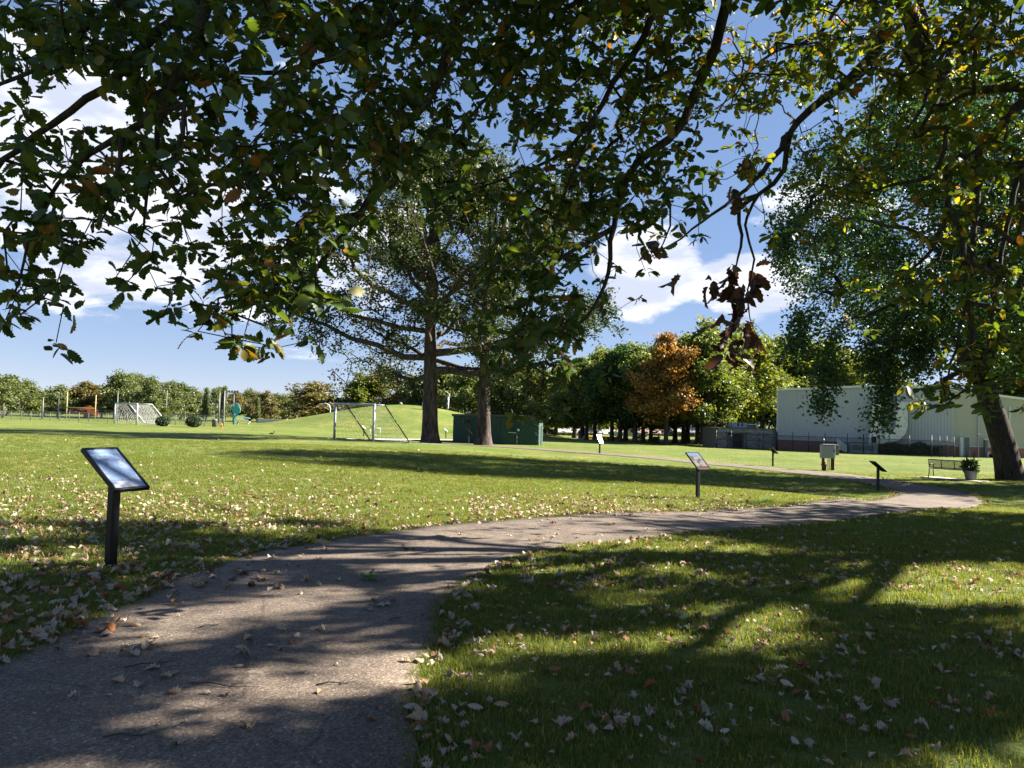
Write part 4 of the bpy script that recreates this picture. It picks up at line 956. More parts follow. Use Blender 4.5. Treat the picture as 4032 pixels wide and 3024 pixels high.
MB().prism(off_poly(rp, .012), HS + .172, HS + .20).build('roof_edge', M_grey, gs)
def on_face(a, b_, t, z, off):
    ax, ay = pl[a]; bx, by = pl[b_]; hh = math.atan2(by - ay, bx - ax)
    return Vector((ax + (bx - ax) * t + math.sin(hh) * off, ay + (by - ay) * t - math.cos(hh) * off, z)), hh
for (a, b_, t, w) in ((0, 1, .23, .15), (0, 1, .78, .17), (1, 2, .22, .2), (1, 2, .57, .2), (1, 2, .90, .2)):
    p, hh = on_face(a, b_, t, 1.98, .08); v = MB().box(p, (w, .06, .28), hh).build('vent', M_grey, gs); p, hh = on_face(a, b_, t, 1.98, .115); MB().box(p, (w * .55, .02, .16), hh).build('vent_hole', M_dark, v)
p, hh = on_face(0, 1, .34, 1.98, .16); MB().tube([p, p + Vector((0, -.22, -.03))], [.07, .13], 10).build('wall_light', M_black, gs)
p, hh = on_face(0, 1, .385, 1.2, .09); MB().box(p, (.03, .04, 1.5), hh).build('conduit', M_grey, gs)
p, hh = on_face(2, 3, .55, .85, .07); MB().box(p, (.75 * 1.2, .05, 1.75), hh).build('door', M_dark, gs)
p, hh = on_face(1, 2, .42, 0, .18)
mt = MB().tube([p + Vector((0, 0, -.1)), p + Vector((0, 0, 1.25))], .05, 8).build('meter_post', M_grey, gs); MB().box(p + Vector((.05, -.02, 1.42)), (.42, .2, .46), hh, bev=.02).build('meter_box', M_greend, gs); MB().tube([p + Vector((.13, -.12, 1.36)), p + Vector((.13, -.26, 1.36))], .11, 12).build('meter', M_white, gs); MB().tube([p + Vector((-.75, 0, 1.13)), p + Vector((-.05, 0, 1.11))], .035, 6).build('pipe', M_white, gs)
mx_, hh = on_face(1, 2, .35, HS + .2, -1.2); MB().tube([mx_, mx_ + Vector((0, 0, .35)), mx_ + Vector((-.05, 0, .48)), mx_ + Vector((-.16, 0, .46))], .07, 8).build('vent_pipe', M_dark, gs)

# ------------------------------------------------------------------ slanted information signs
def art(name, seed, kind):
    """printed panel under a glossy sheet: fields of colour, the blue kind holding reflected sky"""
    m = bpy.data.materials.new(name); m.use_nodes = True; nt = m.node_tree; nd = nt.nodes; lk = nt.links; b = nd['Principled BSDF']
    b.inputs['Roughness'].default_value = .16 if kind != 'pale' else .30; b.inputs['Specular IOR Level'].default_value = .5; b.inputs['Coat Weight'].default_value = 0.0 if kind == 'photo' else .6; b.inputs['Coat Roughness'].default_value = .05
    tcn = nd.new('ShaderNodeTexCoord'); n = nd.new('ShaderNodeTexNoise'); n.inputs['Scale'].default_value = 7; n.inputs['Detail'].default_value = 5
    mp = nd.new('ShaderNodeMapping'); mp.inputs['Location'].default_value = (seed, seed * 2, 0); lk.new(tcn.outputs['Object'], mp.inputs[0]); lk.new(mp.outputs[0], n.inputs['Vector'])
    cr = nd.new('ShaderNodeValToRGB'); e = cr.color_ramp.elements; lk.new(n.outputs['Fac'], cr.inputs[0])
    ramp = {'photo': [(.3, (.025, .025, .03)), (.45, (.08, .07, .06)), (.55, (.16, .15, .13)), (.7, (.05, .07, .10))], 'blue': [(.3, (.07, .11, .20)), (.5, (.15, .21, .33)), (.62, (.30, .36, .46)), (.72, (.18, .17, .20))], 'pale': [(.3, (.40, .40, .41)), (.7, (.48, .48, .48))]}[kind]
    while len(e) < len(ramp): e.new(.5)
    for k, (p, c) in enumerate(ramp): e[k].position = p; e[k].color = (*c, 1)
    out = cr.outputs[0]
    s = nd.new('ShaderNodeSeparateXYZ'); lk.new(tcn.outputs['Object'], s.inputs[0])
    def band(o_, v, lt, c):
        g = nd.new('ShaderNodeMath'); g.operation = 'LESS_THAN' if lt else 'GREATER_THAN'; lk.new(s.outputs[1], g.inputs[0]); g.inputs[1].default_value = v
        x = nd.new('ShaderNodeMix'); x.data_type = 'RGBA'; lk.new(g.outputs[0], x.inputs['Factor']); lk.new(o_, x.inputs['A']); x.inputs['B'].default_value = (*c, 1); return x.outputs['Result']
    if kind == 'photo': out = band(out, .19, False, (.09, .13, .19)); out = band(out, -.20, True, (.07, .03, .015))  # photo kind: print colours darkened to stand for shade on the sign
    if kind == 'blue': out = band(out, .23, False, (.16, .24, .40)); out = band(out, -.20, True, (.30, .32, .38))  # blue kind: tones stand for sky mirrored in the glossy sheet
    lk.new(out, b.inputs['Base Color']); return m
ARTS = {'photo': art('sign_photo', 3.1, 'photo'), 'blue': art('sign_sky_reflection', 5.7, 'blue'), 'pale': art('sign_pale', 1.3, 'pale')}
def sign(px, d, phi, slope, kind, label, H=.98, w=.40, l=.64, py=None, post=.088):
    """post with a tilted tray; phi = degrees the face turns to the right of the viewer"""
    b = base(px, d) if py is None else Vector(ground(px, py))
    o = thing('information_sign', label, 'sign', b, R(phi), 'slanted information signs')
    # local: -Y is the reader's side
    MB().box((0, 0, (H - .06) / 2 - .05), (post, post, H + .04), bev=.006).build('post', M_black, o)
    Rm = Matrix.Rotation(R(slope), 3, 'X'); c = Vector((0, 0, H))
    MB().box(c - Rm @ Vector((0, 0, .035)), (.16, .22, .03), M=Rm).build('bracket', M_black, o)
    fr = MB(); t = .028
    fr.box(c + Rm @ Vector((0, 0, -.004)), (w - .01, l - .01, .022), M=Rm)
    for sx in (-1, 1): fr.box(c + Rm @ Vector((sx * (w / 2 - t / 2), 0, .002)), (t, l, .046), M=Rm, bev=.004)
    for sy in (-1, 1): fr.box(c + Rm @ Vector((0, sy * (l / 2 - t / 2), .002)), (w - 2 * t, t, .046), M=Rm, bev=.004)
    fr.build('tray', M_black, o)
    p = MB().box((0, 0, 0), (w - 2 * t, l - 2 * t, .006)).build('panel', ARTS[kind], o); p.location = c + Rm @ Vector((0, 0, .013)); p.rotation_euler = (R(slope), 0, 0)
    return o
sign(435, 7.5, 64, 36, 'blue', 'nearest information sign with blue sky reflection coloured into its panel, left of the path', .985, .40, .66, py=2232)
sign(2747, 20, 30, 41, 'photo', 'information sign with photos and a brown strip, inside the bend of the path', 1.0, .47, .66, py=1964)
sign(3043, 46.5, 118, 36, 'pale', 'black-backed information sign by the far path, left of the grey electrical box')
sign(3457, 29.5, 93, 38, 'pale', 'information sign seen edge-on, at the inside tip of the path bend', py=1933)
sgn = base(2361, 50); vv = Vector(CAM) - (sgn + Vector((0, 0, 1.0))); vv.normalize(); hv = (vv + Vector(SUN)).normalized()
sign(2361, 50, math.degrees(math.atan2(hv.x, -hv.y)), math.degrees(math.acos(hv.z)), 'pale', 'information sign flashing in the sun, right of the green shed')
sign(1755, 91, 64, 36, 'pale', 'white information sign on the lawn between the two oak trunks')
sign(1845, 62.5, 125, 36, 'pale', 'black-backed information sign against the green shed wall', post=.1)
sign(1432, 86, 64, 36, 'pale', 'white information sign seen through the soccer goal net')
sign(1467, 86, 118, 36, 'pale', 'black-backed information sign standing before the mini goal')
sign(2592, 92, 64, 36, 'pale', 'white information sign at the edge of the grove near the golden tree')
b = base(2582, 95); o = thing('dark_crate', 'dark box-shaped bin behind the white sign in the grove', 'bin', b); MB().box((0, 0, .35), (.9, .7, .8), bev=.05).build('body', M_black, o); MB().box((0, 0, .78), (.98, .78, .08)).build('lid', M_black, o)

# ------------------------------------------------------------------ soccer goals
def big_goal(label, P0, P1, depth_dir, H, rad, net_m, top_d, bot_d, cell, wire, post_m=None, brace_m=M_black, group='soccer goals'):
    post_m = post_m or M_goal
    o = thing('soccer_goal', label, 'goal', P0, 0, group); a = Vector((0, 0, 0)); b_ = P1 - P0; up = Vector((0, 0, H))
    D = depth_dir.normalized()
    zt = Vector((0, 0, b_.z))
    MB().tube([a, a + up], rad, 10).build('post', post_m, o); MB().tube([b_, b_ + up], rad, 10).build('post', post_m, o)
    MB().tube([a + up - (b_ - a).normalized() * rad, b_ + up + (b_ - a).normalized() * rad], rad, 10).build('crossbar', post_m, o)
    ends = []
    for s in (a, b_):
        tb = s + up + D * top_d; bb = s + D * bot_d; bb.z = t1(P0.x + bb.x, P0.y + bb.y) - P0.z + .04
        MB().tube([s + up, tb], rad * .45, 6).build('top_arm', post_m, o); MB().tube([tb, bb], rad * .55, 6).build('brace', brace_m, o); ends.append((s, s + up, tb, bb))
    MB().tube([ends[0][3], ends[1][3]], rad * .5, 6).build('ground_bar', post_m, o)
    # netting: single strands
    net = MB(); sag = Vector((0, 0, -.12))
    def strands(c00, c10, c11, c01, nu, nv, dip=0):
        for i in range(nu + 1):
            p = c00.lerp(c10, i / nu); q = c01.lerp(c11, i / nu); m = (p + q) / 2 + D * -dip; net.tube([p, m, q], wire, 3, False)
        for j in range(nv + 1):
            p = c00.lerp(c01, j / nv); q = c10.lerp(c11, j / nv); net.tube([p, (p + q) / 2 + Vector((0, 0, -dip * .4)), q], wire, 3, False)
    W = (b_ - a).length; nu = max(4, int(W / cell)); nv = max(4, int(H * 1.15 / cell)); nd_ = max(3, int(bot_d / cell))
    strands(ends[0][2], ends[1][2], ends[1][3], ends[0][3], nu, nv, .22)
    strands(a + up, b_ + up, ends[1][2], ends[0][2], nu, max(2, int(top_d / cell)), .05)
    for e in ends: strands(e[0] + Vector((0, 0, .02)), e[3], e[2], e[1], nd_, nv, 0)
    q = net.build('net', net_m, o); q['kind'] = 'stuff'
    return o
g0, g1 = base(1316, 52.5), base(1469, 49.5)
W = (g1 - g0); nrm = Vector((-W.y, W.x, 0)).normalized()     # away from camera
big_goal('near soccer goal with grey-white posts and black braces beside the oak', g0, g1, nrm + Vector((.55, 0, 0)), 2.44, .085, M_netd, .75, 2.6, .30, .006)
g0, g1 = base(450, 91), base(537, 86); W = g1 - g0; nrm = Vector((-W.y, W.x, 0)).normalized()
big_goal('far soccer goal with a white net by the chain-link fence', g0, g1, nrm + Vector((.75, 0, 0)), 2.44, .09, M_net, 1.5, 3.4, .24, .012, brace_m=M_white)
# mini goal in front of the mound
g0 = base(1457, 89); o = thing('mini_goal', 'small white goal frame at the foot of the mound', 'goal', g0)
for x in (0, 1.2): MB().tube([(x, 0, -.05), (x, 0, .9)], .035, 6).build('post', M_white, o)
MB().tube([(0, 0, .9), (1.2, 0, .9)], .04, 6).build('crossbar', M_white, o)
for x in (0, 1.2): MB().tube([(x, 0, .88), (x - .25, .5, .6), (x - .5, 1.0, .04)], .03, 6).build('stay', M_white, o)
MB().tube([(-.5, 1.0, .04), (.7, 1.0, .04)], .03, 6).build('ground_bar', M_white, o)

# ------------------------------------------------------------------ left field: fence, posts, poles
pxs = list(np.linspace(-70, 880, 26)); fp = along(pxs, 108, 90)
fence('chain_link_fence', 'long galvanised chain-link fence across the far playing field', fp, 1.25, M_grey, M_galv, M_chain, .035, (1.0,))
def pole(px, d, top, r, name, label, m, cat='pole', cross=None, head=None, group=None):
    b = base(px, d); q = project([tuple(b)]); h = (q[1][0] - top) * d / F; o = thing(name, label, cat, b, 0, group)
    MB().tube([(0, 0, -.3), (0, 0, h * .5), (0, 0, h)], [r, r * .9, r * .7], 8).build('shaft', m, o)
    if head == 'flood':
        MB().box((0, 0, h), (2.2, .15, .12)).build('crossarm', M_grey, o)
        for k in range(4): MB().tube([((k - 1.5) * .62, -.05, h + .1), ((k - 1.5) * .62 - .05, -.4, h + .28)], [.12, .26], 8).build('floodlight', M_grey, o)
    if head == 'lamp': MB().box((0, -.3, h), (.3, .8, .14), bev=.04).build('lamp', M_grey, o)
    return o
pole(10, 150, 1588, .30, 'wooden_pole', 'short wooden post above the fence at the left edge', M_wood)
pole(166, 140, 1565, .14, 'light_pole', 'slim grey pole at the fence, left of the yellow goal post', M_grey)
pole(227, 140, 1547, .13, 'light_pole', 'dark light pole close to the yellow goal post', M_rail, head='lamp')
pole(459, 150, 1540, .13, 'light_pole', 'thin pole rising behind the far soccer goal', M_grey)
pole(652, 150, 1535, .11, 'light_pole', 'thin light pole above the round shrub', M_grey)
pole(860, 130, 1545, .16, 'light_pole', 'left one of a pair of tall grey poles', M_grey)
pole(879, 128, 1538, .18, 'light_pole', 'right one of a pair of tall grey poles', M_grey)
pole(917, 165, 1546, .13, 'floodlight_pole', 'tall floodlight mast above the turquoise disc', M_grey, 'light', head='flood')
pole(273, 210, 1541, .16, 'floodlight_pole', 'floodlight mast beside the distant brick block', M_grey, 'light', head='flood')
b = base(1763, 122); o = thing('light_pole', 'white light pole standing on the mound behind the oak', 'pole', b); MB().tube([(0, 0, -.3), (0, 0, 2.4)], .15, 10).build('shaft', M_white, o); MB().box((.12, -.2, 2.6), (.35, .3, .5), bev=.03).build('control_box', M_white, o)
for k, z in enumerate((.8, 1.6)): MB().box((0, -.17, z), (.2, .06, .3)).build('hatch', M_grey, o)
# american football posts
b = base(260, 135); b_2 = base(373, 133); o = thing('football_post', 'yellow H-shaped football goal post behind the fence', 'goal post', b); W = b_2 - b
MB().tube([(0, 0, -.3), (0, 0, 5.1)], .09, 8).build('post', M_yellow, o); MB().tube([(W.x, W.y, -.3), (W.x, W.y, 4.7)], .09, 8).build('post', M_yellow, o); MB().tube([(0, 0, 2.4), (W.x, W.y, 2.25)], .08, 8).build('crossbar', M_yellow, o)
# power line between the poles
b = base(-40, 150); o = thing('power_line', 'thin sagging wire strung across the far tree line', 'wire', b); p0 = Vector((0, 0, 3.6)); p1 = base(900, 150) - b + Vector((0, 0, 1.6))
MB().tube([p0.lerp(p1, t) + Vector((0, 0, -.8 * 4 * t * (1 - t))) for t in np.linspace(0, 1, 12)], .03, 4).build('wire', M_grey, o)
# bin, pot, disc post
b = base(844, 88); o = thing('litter_bin', 'grey mesh litter bin at the end of the chain-link fence', 'bin', b); MB().lathe([(.26, 0), (.30, .75), (.33, .78)], 14).build('body', M_grey, o); MB().lathe([(.33, .78), (.25, .9), (.05, .95)], 14).build('lid', M_grey, o)
b = base(873, 88); o = thing('orange_cone', 'small orange cone by the end post of the fence', 'cone', b); MB().box((0, 0, .02), (.3, .3, .05)).build('foot', M_orange, o); MB().lathe([(.13, .04), (.03, .42), (.01, .43)], 12).build('body', M_orange, o)
b = base(921, 112); o = thing('disc_post', 'blue water-play post with a turquoise disc and ring', 'play equipment', b)
MB().tube([(0, 0, -.1), (0, 0, 2.0), (-.12, 0, 2.7)], .17, 10).build('shaft', M_blue, o); MB().tube([(.35, -.1, 2.2), (.35, -.25, 2.2)], .62, 24).build('disc', M_teal, o)
MB().tube([(-.1 + .95 * math.cos(a) * .8 + .2, 0, 2.25 + .95 * math.sin(a)) for a in np.linspace(.6, 4.4, 18)], .06, 6).build('ring', M_blue, o); MB().tube([(-.1, 0, 1.7), (.8, 0, 1.2), (2.4, 0, .95)], .06, 6).build('arm', M_blue, o)
b = base(956, 114); o = thing('white_bench', 'low white bench right of the disc post', 'bench', b); MB().box((0, 0, .38), (2.2, .5, .1), bev=.02).build('seat', M_white, o)
for x in (-.8, .8): MB().box((x, 0, .16), (.12, .4, .36)).build('leg', M_white, o)
b = base(1072, 122); o = thing('low_wall', 'pale concrete low wall right of the water-play post', 'wall', b); MB().box((0, 0, .3), (4.6, .3, .8)).build('wall', M_conc, o); MB().box((0, 0, .73), (4.8, .4, .1)).build('coping', M_white, o)
b = base(1298, 140); o = thing('curved_lamp', 'white lamp post with a bent arm behind the mound', 'lamp', b); z1 = 4.0
MB().tube([(0, 0, -.2), (0, 0, z1 - .6), (-.25, 0, z1), (-.9, 0, z1 + .3), (-1.6, 0, z1 + .2)], .09, 8).build('arm', M_white, o); MB().box((-1.8, 0, z1 + .15), (.6, .3, .12), bev=.03).build('lamp_head', M_white, o)
# stone marker and rocks on the mound top
b = base(1670, 112); o = thing('stone_marker', 'pale upright stone marker on top of the mound beside the oak trunk', 'monument', b)
MB().prism([(-.32, -.2), (.32, -.2), (.32, .2), (-.32, .2)], -.1, 1.0).build('slab', M_stone[2], o); MB().add([(-.34, -.22, 1.0), (.34, -.22, 1.0), (.34, .22, 1.0), (-.34, .22, 1.0), (0, -.22, 1.25), (0, .22, 1.25)], [(0, 1, 4), (2, 3, 5), (1, 2, 5, 4), (3, 0, 4, 5)]).build('cap', M_stone[0], o)
b = base(1577, 117); o = thing('rock', 'small bluish rock on the crest of the mound', 'rock', b); mb = MB(); mb.lathe([(.05, 0), (.32, .05), (.26, .26), (.10, .36), (.02, .38)], 7); mb.build('rock_body', M_stone[1], o)

# ------------------------------------------------------------------ distant blocks and houses
def block(px0, px1, d, top, name, label, floors):
    b = base((px0 + px1) / 2, d); q = project([tuple(b)]); h = (q[1][0] - top) * d / F; w = (px1 - px0) * d / F; o = thing(name, label, 'building', b)
    MB().box((0, 8, h / 2 - .5), (w, 16, h + 1)).build('wall', M_brickd, o); MB().box((0, 8, h + .1), (w + .6, 16.6, .5)).build('roof', mat('roof_edge', (.12, .10, .13), .8, noise=.1), o)
    for f in range(floors):
        for k in range(max(2, int(w / 3))):
            x = -w / 2 + (k + .5) * w / max(2, int(w / 3)); wd = MB().box((x, -.03, h - 2.0 - 3.2 * f), (1.4, .12, 1.5)).build('window', M_glass, o); MB().box((x, -.06, h - 2.85 - 3.2 * f), (1.6, .18, .12)).build('sill', M_conc, wd)
    return o
block(112, 196, 260, 1544, 'brick_block', 'distant long flat brick building above the tree line', 3)
block(262, 318, 265, 1539, 'brick_block', 'distant brick tower block between the far trees', 3)
def gable_house(px0, px1, d, py_eave, py_ridge, label, wall_m, roof_m, wins, door=None, depth=8.0, name='house', rz=0.0):
    b = base((px0 + px1) / 2, d, -.1); w = (px1 - px0) * d / F; yy = project([tuple(b)])[1][0]; he = (yy - py_eave) * d / F; hr = (yy - py_ridge) * d / F
    o = thing(name, label, 'house', b, rz); MB().box((0, depth / 2, he / 2), (w, depth, he)).build('wall', wall_m, o)
    e = .4; mb = MB(); mb.add([(-w / 2 - e, -e, he - .08), (w / 2 + e, -e, he - .08), (w / 2 + e, depth / 2, hr), (-w / 2 - e, depth / 2, hr), (-w / 2 - e, depth + e, he - .08), (w / 2 + e, depth + e, he - .08), (-w / 2 - e, -e, he - .22), (w / 2 + e, -e, he - .22), (-w / 2 - e, depth + e, he - .22), (w / 2 + e, depth + e, he - .22)],
        [(0, 1, 2, 3), (3, 2, 5, 4), (7, 6, 8, 9), (6, 7, 1, 0), (9, 8, 4, 5), (0, 3, 4, 8, 6), (7, 9, 5, 2, 1)]); rf = mb.build('roof', roof_m, o)
    for k, (fx, fz, ww, wh) in enumerate(wins):
        fr = MB().box((-w / 2 + fx * w, -.02, fz * he), (ww + .16, .08, wh + .16)).build('window', M_white, o); MB().box((-w / 2 + fx * w, -.05, fz * he), (ww, .06, wh)).build('pane', M_glass, fr)
    if door is not None: dd = MB().box((-w / 2 + door * w, -.03, he * .42), (.9, .08, he * .82)).build('door', M_white, o); MB().box((-w / 2 + door * w + .3, -.09, he * .42), (.08, .06, .1)).build('handle', M_black, dd)
    MB().tube([(w * .05, depth * .4, hr - .3), (w * .05, depth * .4, hr + .5)], .08, 8).build('vent_pipe', M_white, rf)
    return o
gable_house(2196, 2292, 128, 1701, 1688, 'tan bungalow with a grey shingle roof right of the green shed', M_lap, M_shing, [(.22, .55, .5, .7), (.48, .58, .5, .5)], .34, name='bungalow')
gable_house(2315, 2362, 134, 1702, 1683, 'cream house partly hidden by the flashing sign', M_tan, M_shing, [(.3, .5, .8, .9), (.72, .5, .8, .9)], None, name='bungalow')
gable_house(2385, 2425, 140, 1708, 1692, 'pale house behind the grove trunks', M_trim, M_shing, [(.5, .5, .9, .9)], None, name='bungalow')
gable_house(2445, 2500, 138, 1712, 1696, 'house with a brown roof behind the parked pickup', M_tan, M_brownroof, [(.3, .5, .9, .8), (.7, .5, .9, .8)], .5, name='bungalow')
gable_house(2515, 2640, 142, 1706, 1690, 'shaded grey house behind the golden tree', M_siding, M_brownroof, [(.2, .5, 1, 1), (.5, .5, 1, 1), (.8, .5, 1, 1)], .35, name='bungalow')
gable_house(2660, 2800, 140, 1700, 1684, 'white house seen between the trunks at the grove end', M_siding, M_shing, [(.15, .5, 1, 1), (.45, .5, 1, 1), (.8, .5, 1, 1)], .62, name='bungalow')
# vehicles
M_carw = mat('car_white', (.62, .63, .64), .3, coat=.6, noise=.03); M_card = mat('car_dark', (.015, .016, .02), .25, coat=.7, noise=.1); M_tyre = mat('tyre', (.02, .02, .02), .9, noise=.2)
def vehicle(px, d, L, kind, m, label, rz=0.0, dz=0.0):
    b = base(px, d, dz); o = thing('parked_' + ('pickup' if kind == 'pickup' else 'car'), label, 'pickup' if kind == 'pickup' else 'car', b, rz, 'parked vehicles')
    W = 1.85; h = 1.0
    prof = [(-L / 2, .35), (L / 2, .35), (L / 2, .75), (L * .47, .9), (L * .22, 1.0), (-L / 2, 1.0)]
    def ext(pr, w): 
        n = len(pr); mb = MB(); mb.add([(x, -w / 2, z) for x, z in pr] + [(x, w / 2, z) for x, z in pr], [tuple(range(n)), tuple(range(n, 2 * n))[::-1]] + [((i + 1) % n, i, n + i, n + (i + 1) % n) for i in range(n)]); return mb
    bd = ext(prof, W).build('body', m, o)
    cab = [(-L * .05, 1.0), (L * .22, 1.0), (L * .12, 1.55), (L * .0, 1.65), (-L * .04, 1.6)] if kind == 'pickup' else [(-L * .40, 1.0), (L * .22, 1.0), (L * .08, 1.5), (-L * .22, 1.55), (-L * .36, 1.4)]
    cb = ext(cab, W * .88).build('cabin', m, o)
    win = [(x * .9 + (.04 * L if kind == 'pickup' else -.0), 1.0 + (z - 1.0) * .86 + .02) for x, z in cab]; ext(win, W * .895).build('windows', M_glass, o)
    for x in (-L * .31, L * .31):
        for s in (-1, 1):
            w = MB().tube([(x, s * (W / 2 - .22), .34), (x, s * (W / 2 + .01), .34)], .34, 14).build('wheel', M_tyre, o); MB().tube([(x, s * (W / 2), .34), (x, s * (W / 2 + .03), .34)], .19, 10).build('rim', M_galv, w)
    for s in (-1, 1): MB().box((L / 2, s * W * .36, .72), (.05, .3, .15)).build('headlight', M_white, o)
    return o
vehicle(2479, 118, 5.2, 'pickup', M_carw, 'white pickup parked behind the grove trunks')
vehicle(2146, 138, 4.6, 'car', M_card, 'dark parked car half hidden by the mound, farther from the bungalow', dz=-.15)
vehicle(2188, 136, 4.9, 'pickup', M_card, 'dark pickup parked next to the tan bungalow', dz=-.15)
b = base(2400, 108); o = thing('orange_barrier', 'low orange plastic barrier between the grove trunks', 'barrier', b)
for k in range(3): MB().box((-1.0 + k * 1.0, 0, .22), (.96, .25, .42), bev=.05).build('segment', M_orange, o)
b = base(2329, 112); o = thing('orange_barrier', 'short red-orange board lying left of the flashing sign', 'barrier', b); MB().box((0, 0, .15), (1.6, .2, .28), bev=.04).build('segment', M_orange, o)
b = base(2281, 104); o = thing('lantern_post', 'squat grey post with a dark cap in front of the tan bungalow', 'post', b); MB().box((0, 0, .45), (.32, .32, .95), bev=.03).build('shaft', M_grey, o); MB().lathe([(.28, .92), (.2, 1.1), (.06, 1.3), (.02, 1.35)], 8).build('cap', M_rail, o); MB().box((0, 0, .04), (.8, .8, .12)).build('foot', M_conc, o)

# ------------------------------------------------------------------ electrical box on posts, standpipe
b = base(3262, 44); o = thing('electrical_box', 'grey electrical cabinet on two posts beside the far path', 'electrical box', b, R(8)); sc = 44 / F
bx = MB().box((-.06, 0, 1.12), (.80, .34, .82), bev=.012).build('cabinet', mat('cabinet_grey', (.24, .26, .30), .55, noise=.1, nscale=5), o)
MB().box((-.10, -.185, 1.10), (.68, .03, .74), bev=.006).build('door', mat('door_grey', (.26, .29, .34), .5, noise=.08, nscale=5), bx); MB().box((-.1, -.19, 1.475), (.66, .035, .035)).build('rust_strip', M_rust, bx); MB().box((.22, -.215, 1.15), (.04, .04, .12)).build('handle', M_rail, bx)
MB().box((.48, .06, 1.2), (.30, .24, .62), bev=.01).build('side_box', M_grey, o)
for x, w in ((-.27, .12), (.33, .16)): MB().box((x, .12, .75), (w, .12, 1.7)).build('leg', M_wood, o)
for x in (0.0, .11): MB().tube([(x, .05, -.1), (x, .05, .75)], .022, 6).build('conduit', M_grey, o)
MB().tube([(-.27, .12, 1.55), (-.27, .12, 1.85)], .06, 8).build('post_cap', M_rail, o)
b = base(3246, 43.4); o = thing('hydrant', 'short rusty standpipe with a valve at the foot of the electrical cabinet', 'hydrant', b); MB().lathe([(.11, -.1), (.11, .30), (.15, .32), (.15, .38), (.10, .40), (.09, .50), (.03, .56)], 12).build('body', M_rust, o)
for s in (-1, 1): MB().tube([(s * .08, 0, .36), (s * .19, 0, .36)], .05, 8).build('outlet', M_rust, o)

# ------------------------------------------------------------------ bench and flower pot on a slab
b = base(3755, 37.6); bz = heading(base(3680, 38.4), base(3850, 36.6))
sl_ = thing('concrete_slab', 'thin pale concrete pad under the bench and pot', 'slab', b, bz); MB().box((0, 0, .0), (2.9, .95, .08)).build('slab', M_conc, sl_)
bb = base(3742, 38.0, .05); be = thing('park_bench', 'black metal slatted bench with curved arms beside the path', 'bench', bb, bz + R(188))
# local: sitter looks to -Y ; we see it slightly from behind/side
for i in range(9): MB().box((0, -.22 + i * .055, .44 - .02 * math.sin(i / 8 * 3.14)), (1.78, .035, .022), bev=.004).build('seat_slat', M_black, be)
for i in range(8):
    t = i / 7; MB().box((0, .27 + .09 * t, .52 + .34 * t), (1.78, .022, .03), bev=.004).build('back_slat', M_black, be)
for x in (-.9, -.3, .3, .9): MB().tube([(x, .25, .45), (x, .28, .55), (x, .37, .90)], .022, 6).build('back_bar', M_black, be)
for i, z in enumerate((.50, .90)): MB().tube([(-.9, .27 + .1 * i, z), (.9, .27 + .1 * i, z)], .02, 6).build('back_rail', M_black, be)
for x in (-.9, .9):
    MB().tube([(x, -.27, -.02), (x, -.24, .2), (x, -.22, .43)], .026, 6).build('leg', M_black, be); MB().tube([(x, .36, -.02), (x, .28, .2), (x, .26, .44)], .026, 6).build('leg', M_black, be)
    MB().tube([(x, -.25, .43), (x, -.28, .60), (x, -.18, .67), (x, .05, .66), (x, .3, .60)], .022, 6).build('armrest', M_black, be)
MB().box((.0, .39, .86), (.14, .02, .09)).build('plaque', M_white, be)
pb = base(3822, 37.0, .04); po = thing('flower_pot', 'grey tapered flower pot with leafy plants and tall spikes', 'planter', pb)
MB().lathe([(.20, 0), (.22, .01), (.30, .40), (.33, .42), (.33, .46), (.29, .46), (.27, .40), (.02, .38)], 20).build('pot', M_pot, po)
q = np.random.default_rng(12); n = 420; u = q.normal(0, 1, (n, 3)); u /= np.linalg.norm(u, axis=1, keepdims=True); pp = u * q.uniform(.3, 1, (n, 1)) ** .5 * np.array([.36, .36, .32]) + (0, 0, .70)
c = link('foliage', mesh_np('pot_leaves', *scatter(*(lambda a: (a[0] * np.array([1, 1.1, 1]), a[1]))(oak_leaf(2, .2, .2, .34)), rand_rot(n, q, .3, .8), pp, q.uniform(.10, .20, n))), po, M_plant); c['kind'] = 'stuff'
for k in range(7):
    a = q.uniform(0, 6.28); r = q.uniform(.05, .22); x, y = r * math.cos(a), r * math.sin(a); h = q.uniform(1.15, 1.45)
    MB().tube([(x, y, .6), (x * 1.2, y * 1.2, h - .15), (x * 1.25, y * 1.25, h)], [.008, .014, .006], 5).build('spike', M_rust, po)
MB().lathe([(.01, 1.13), (.08, 1.16), (.06, 1.2), (.01, 1.21)], 9, (-.36, -.05, 0)).tube([(-.36, -.05, 1.15), (-.2, 0, .6)], .006, 4).build('flower', mat('pink_petal', (.42, .10, .10), .7, noise=.2), po)
for k in range(3): o = link('leaf', mesh_np('banana_leaf', *(lambda a: (a[0] * np.array([.5, .5, .5]), a[1]))(oak_leaf(1, .5, .1, .16))), po, M_plant); o.location = (.1 * math.cos(k * 2), .1 * math.sin(k * 2), .8); o.rotation_euler = (0, -.8, k * 2.1)

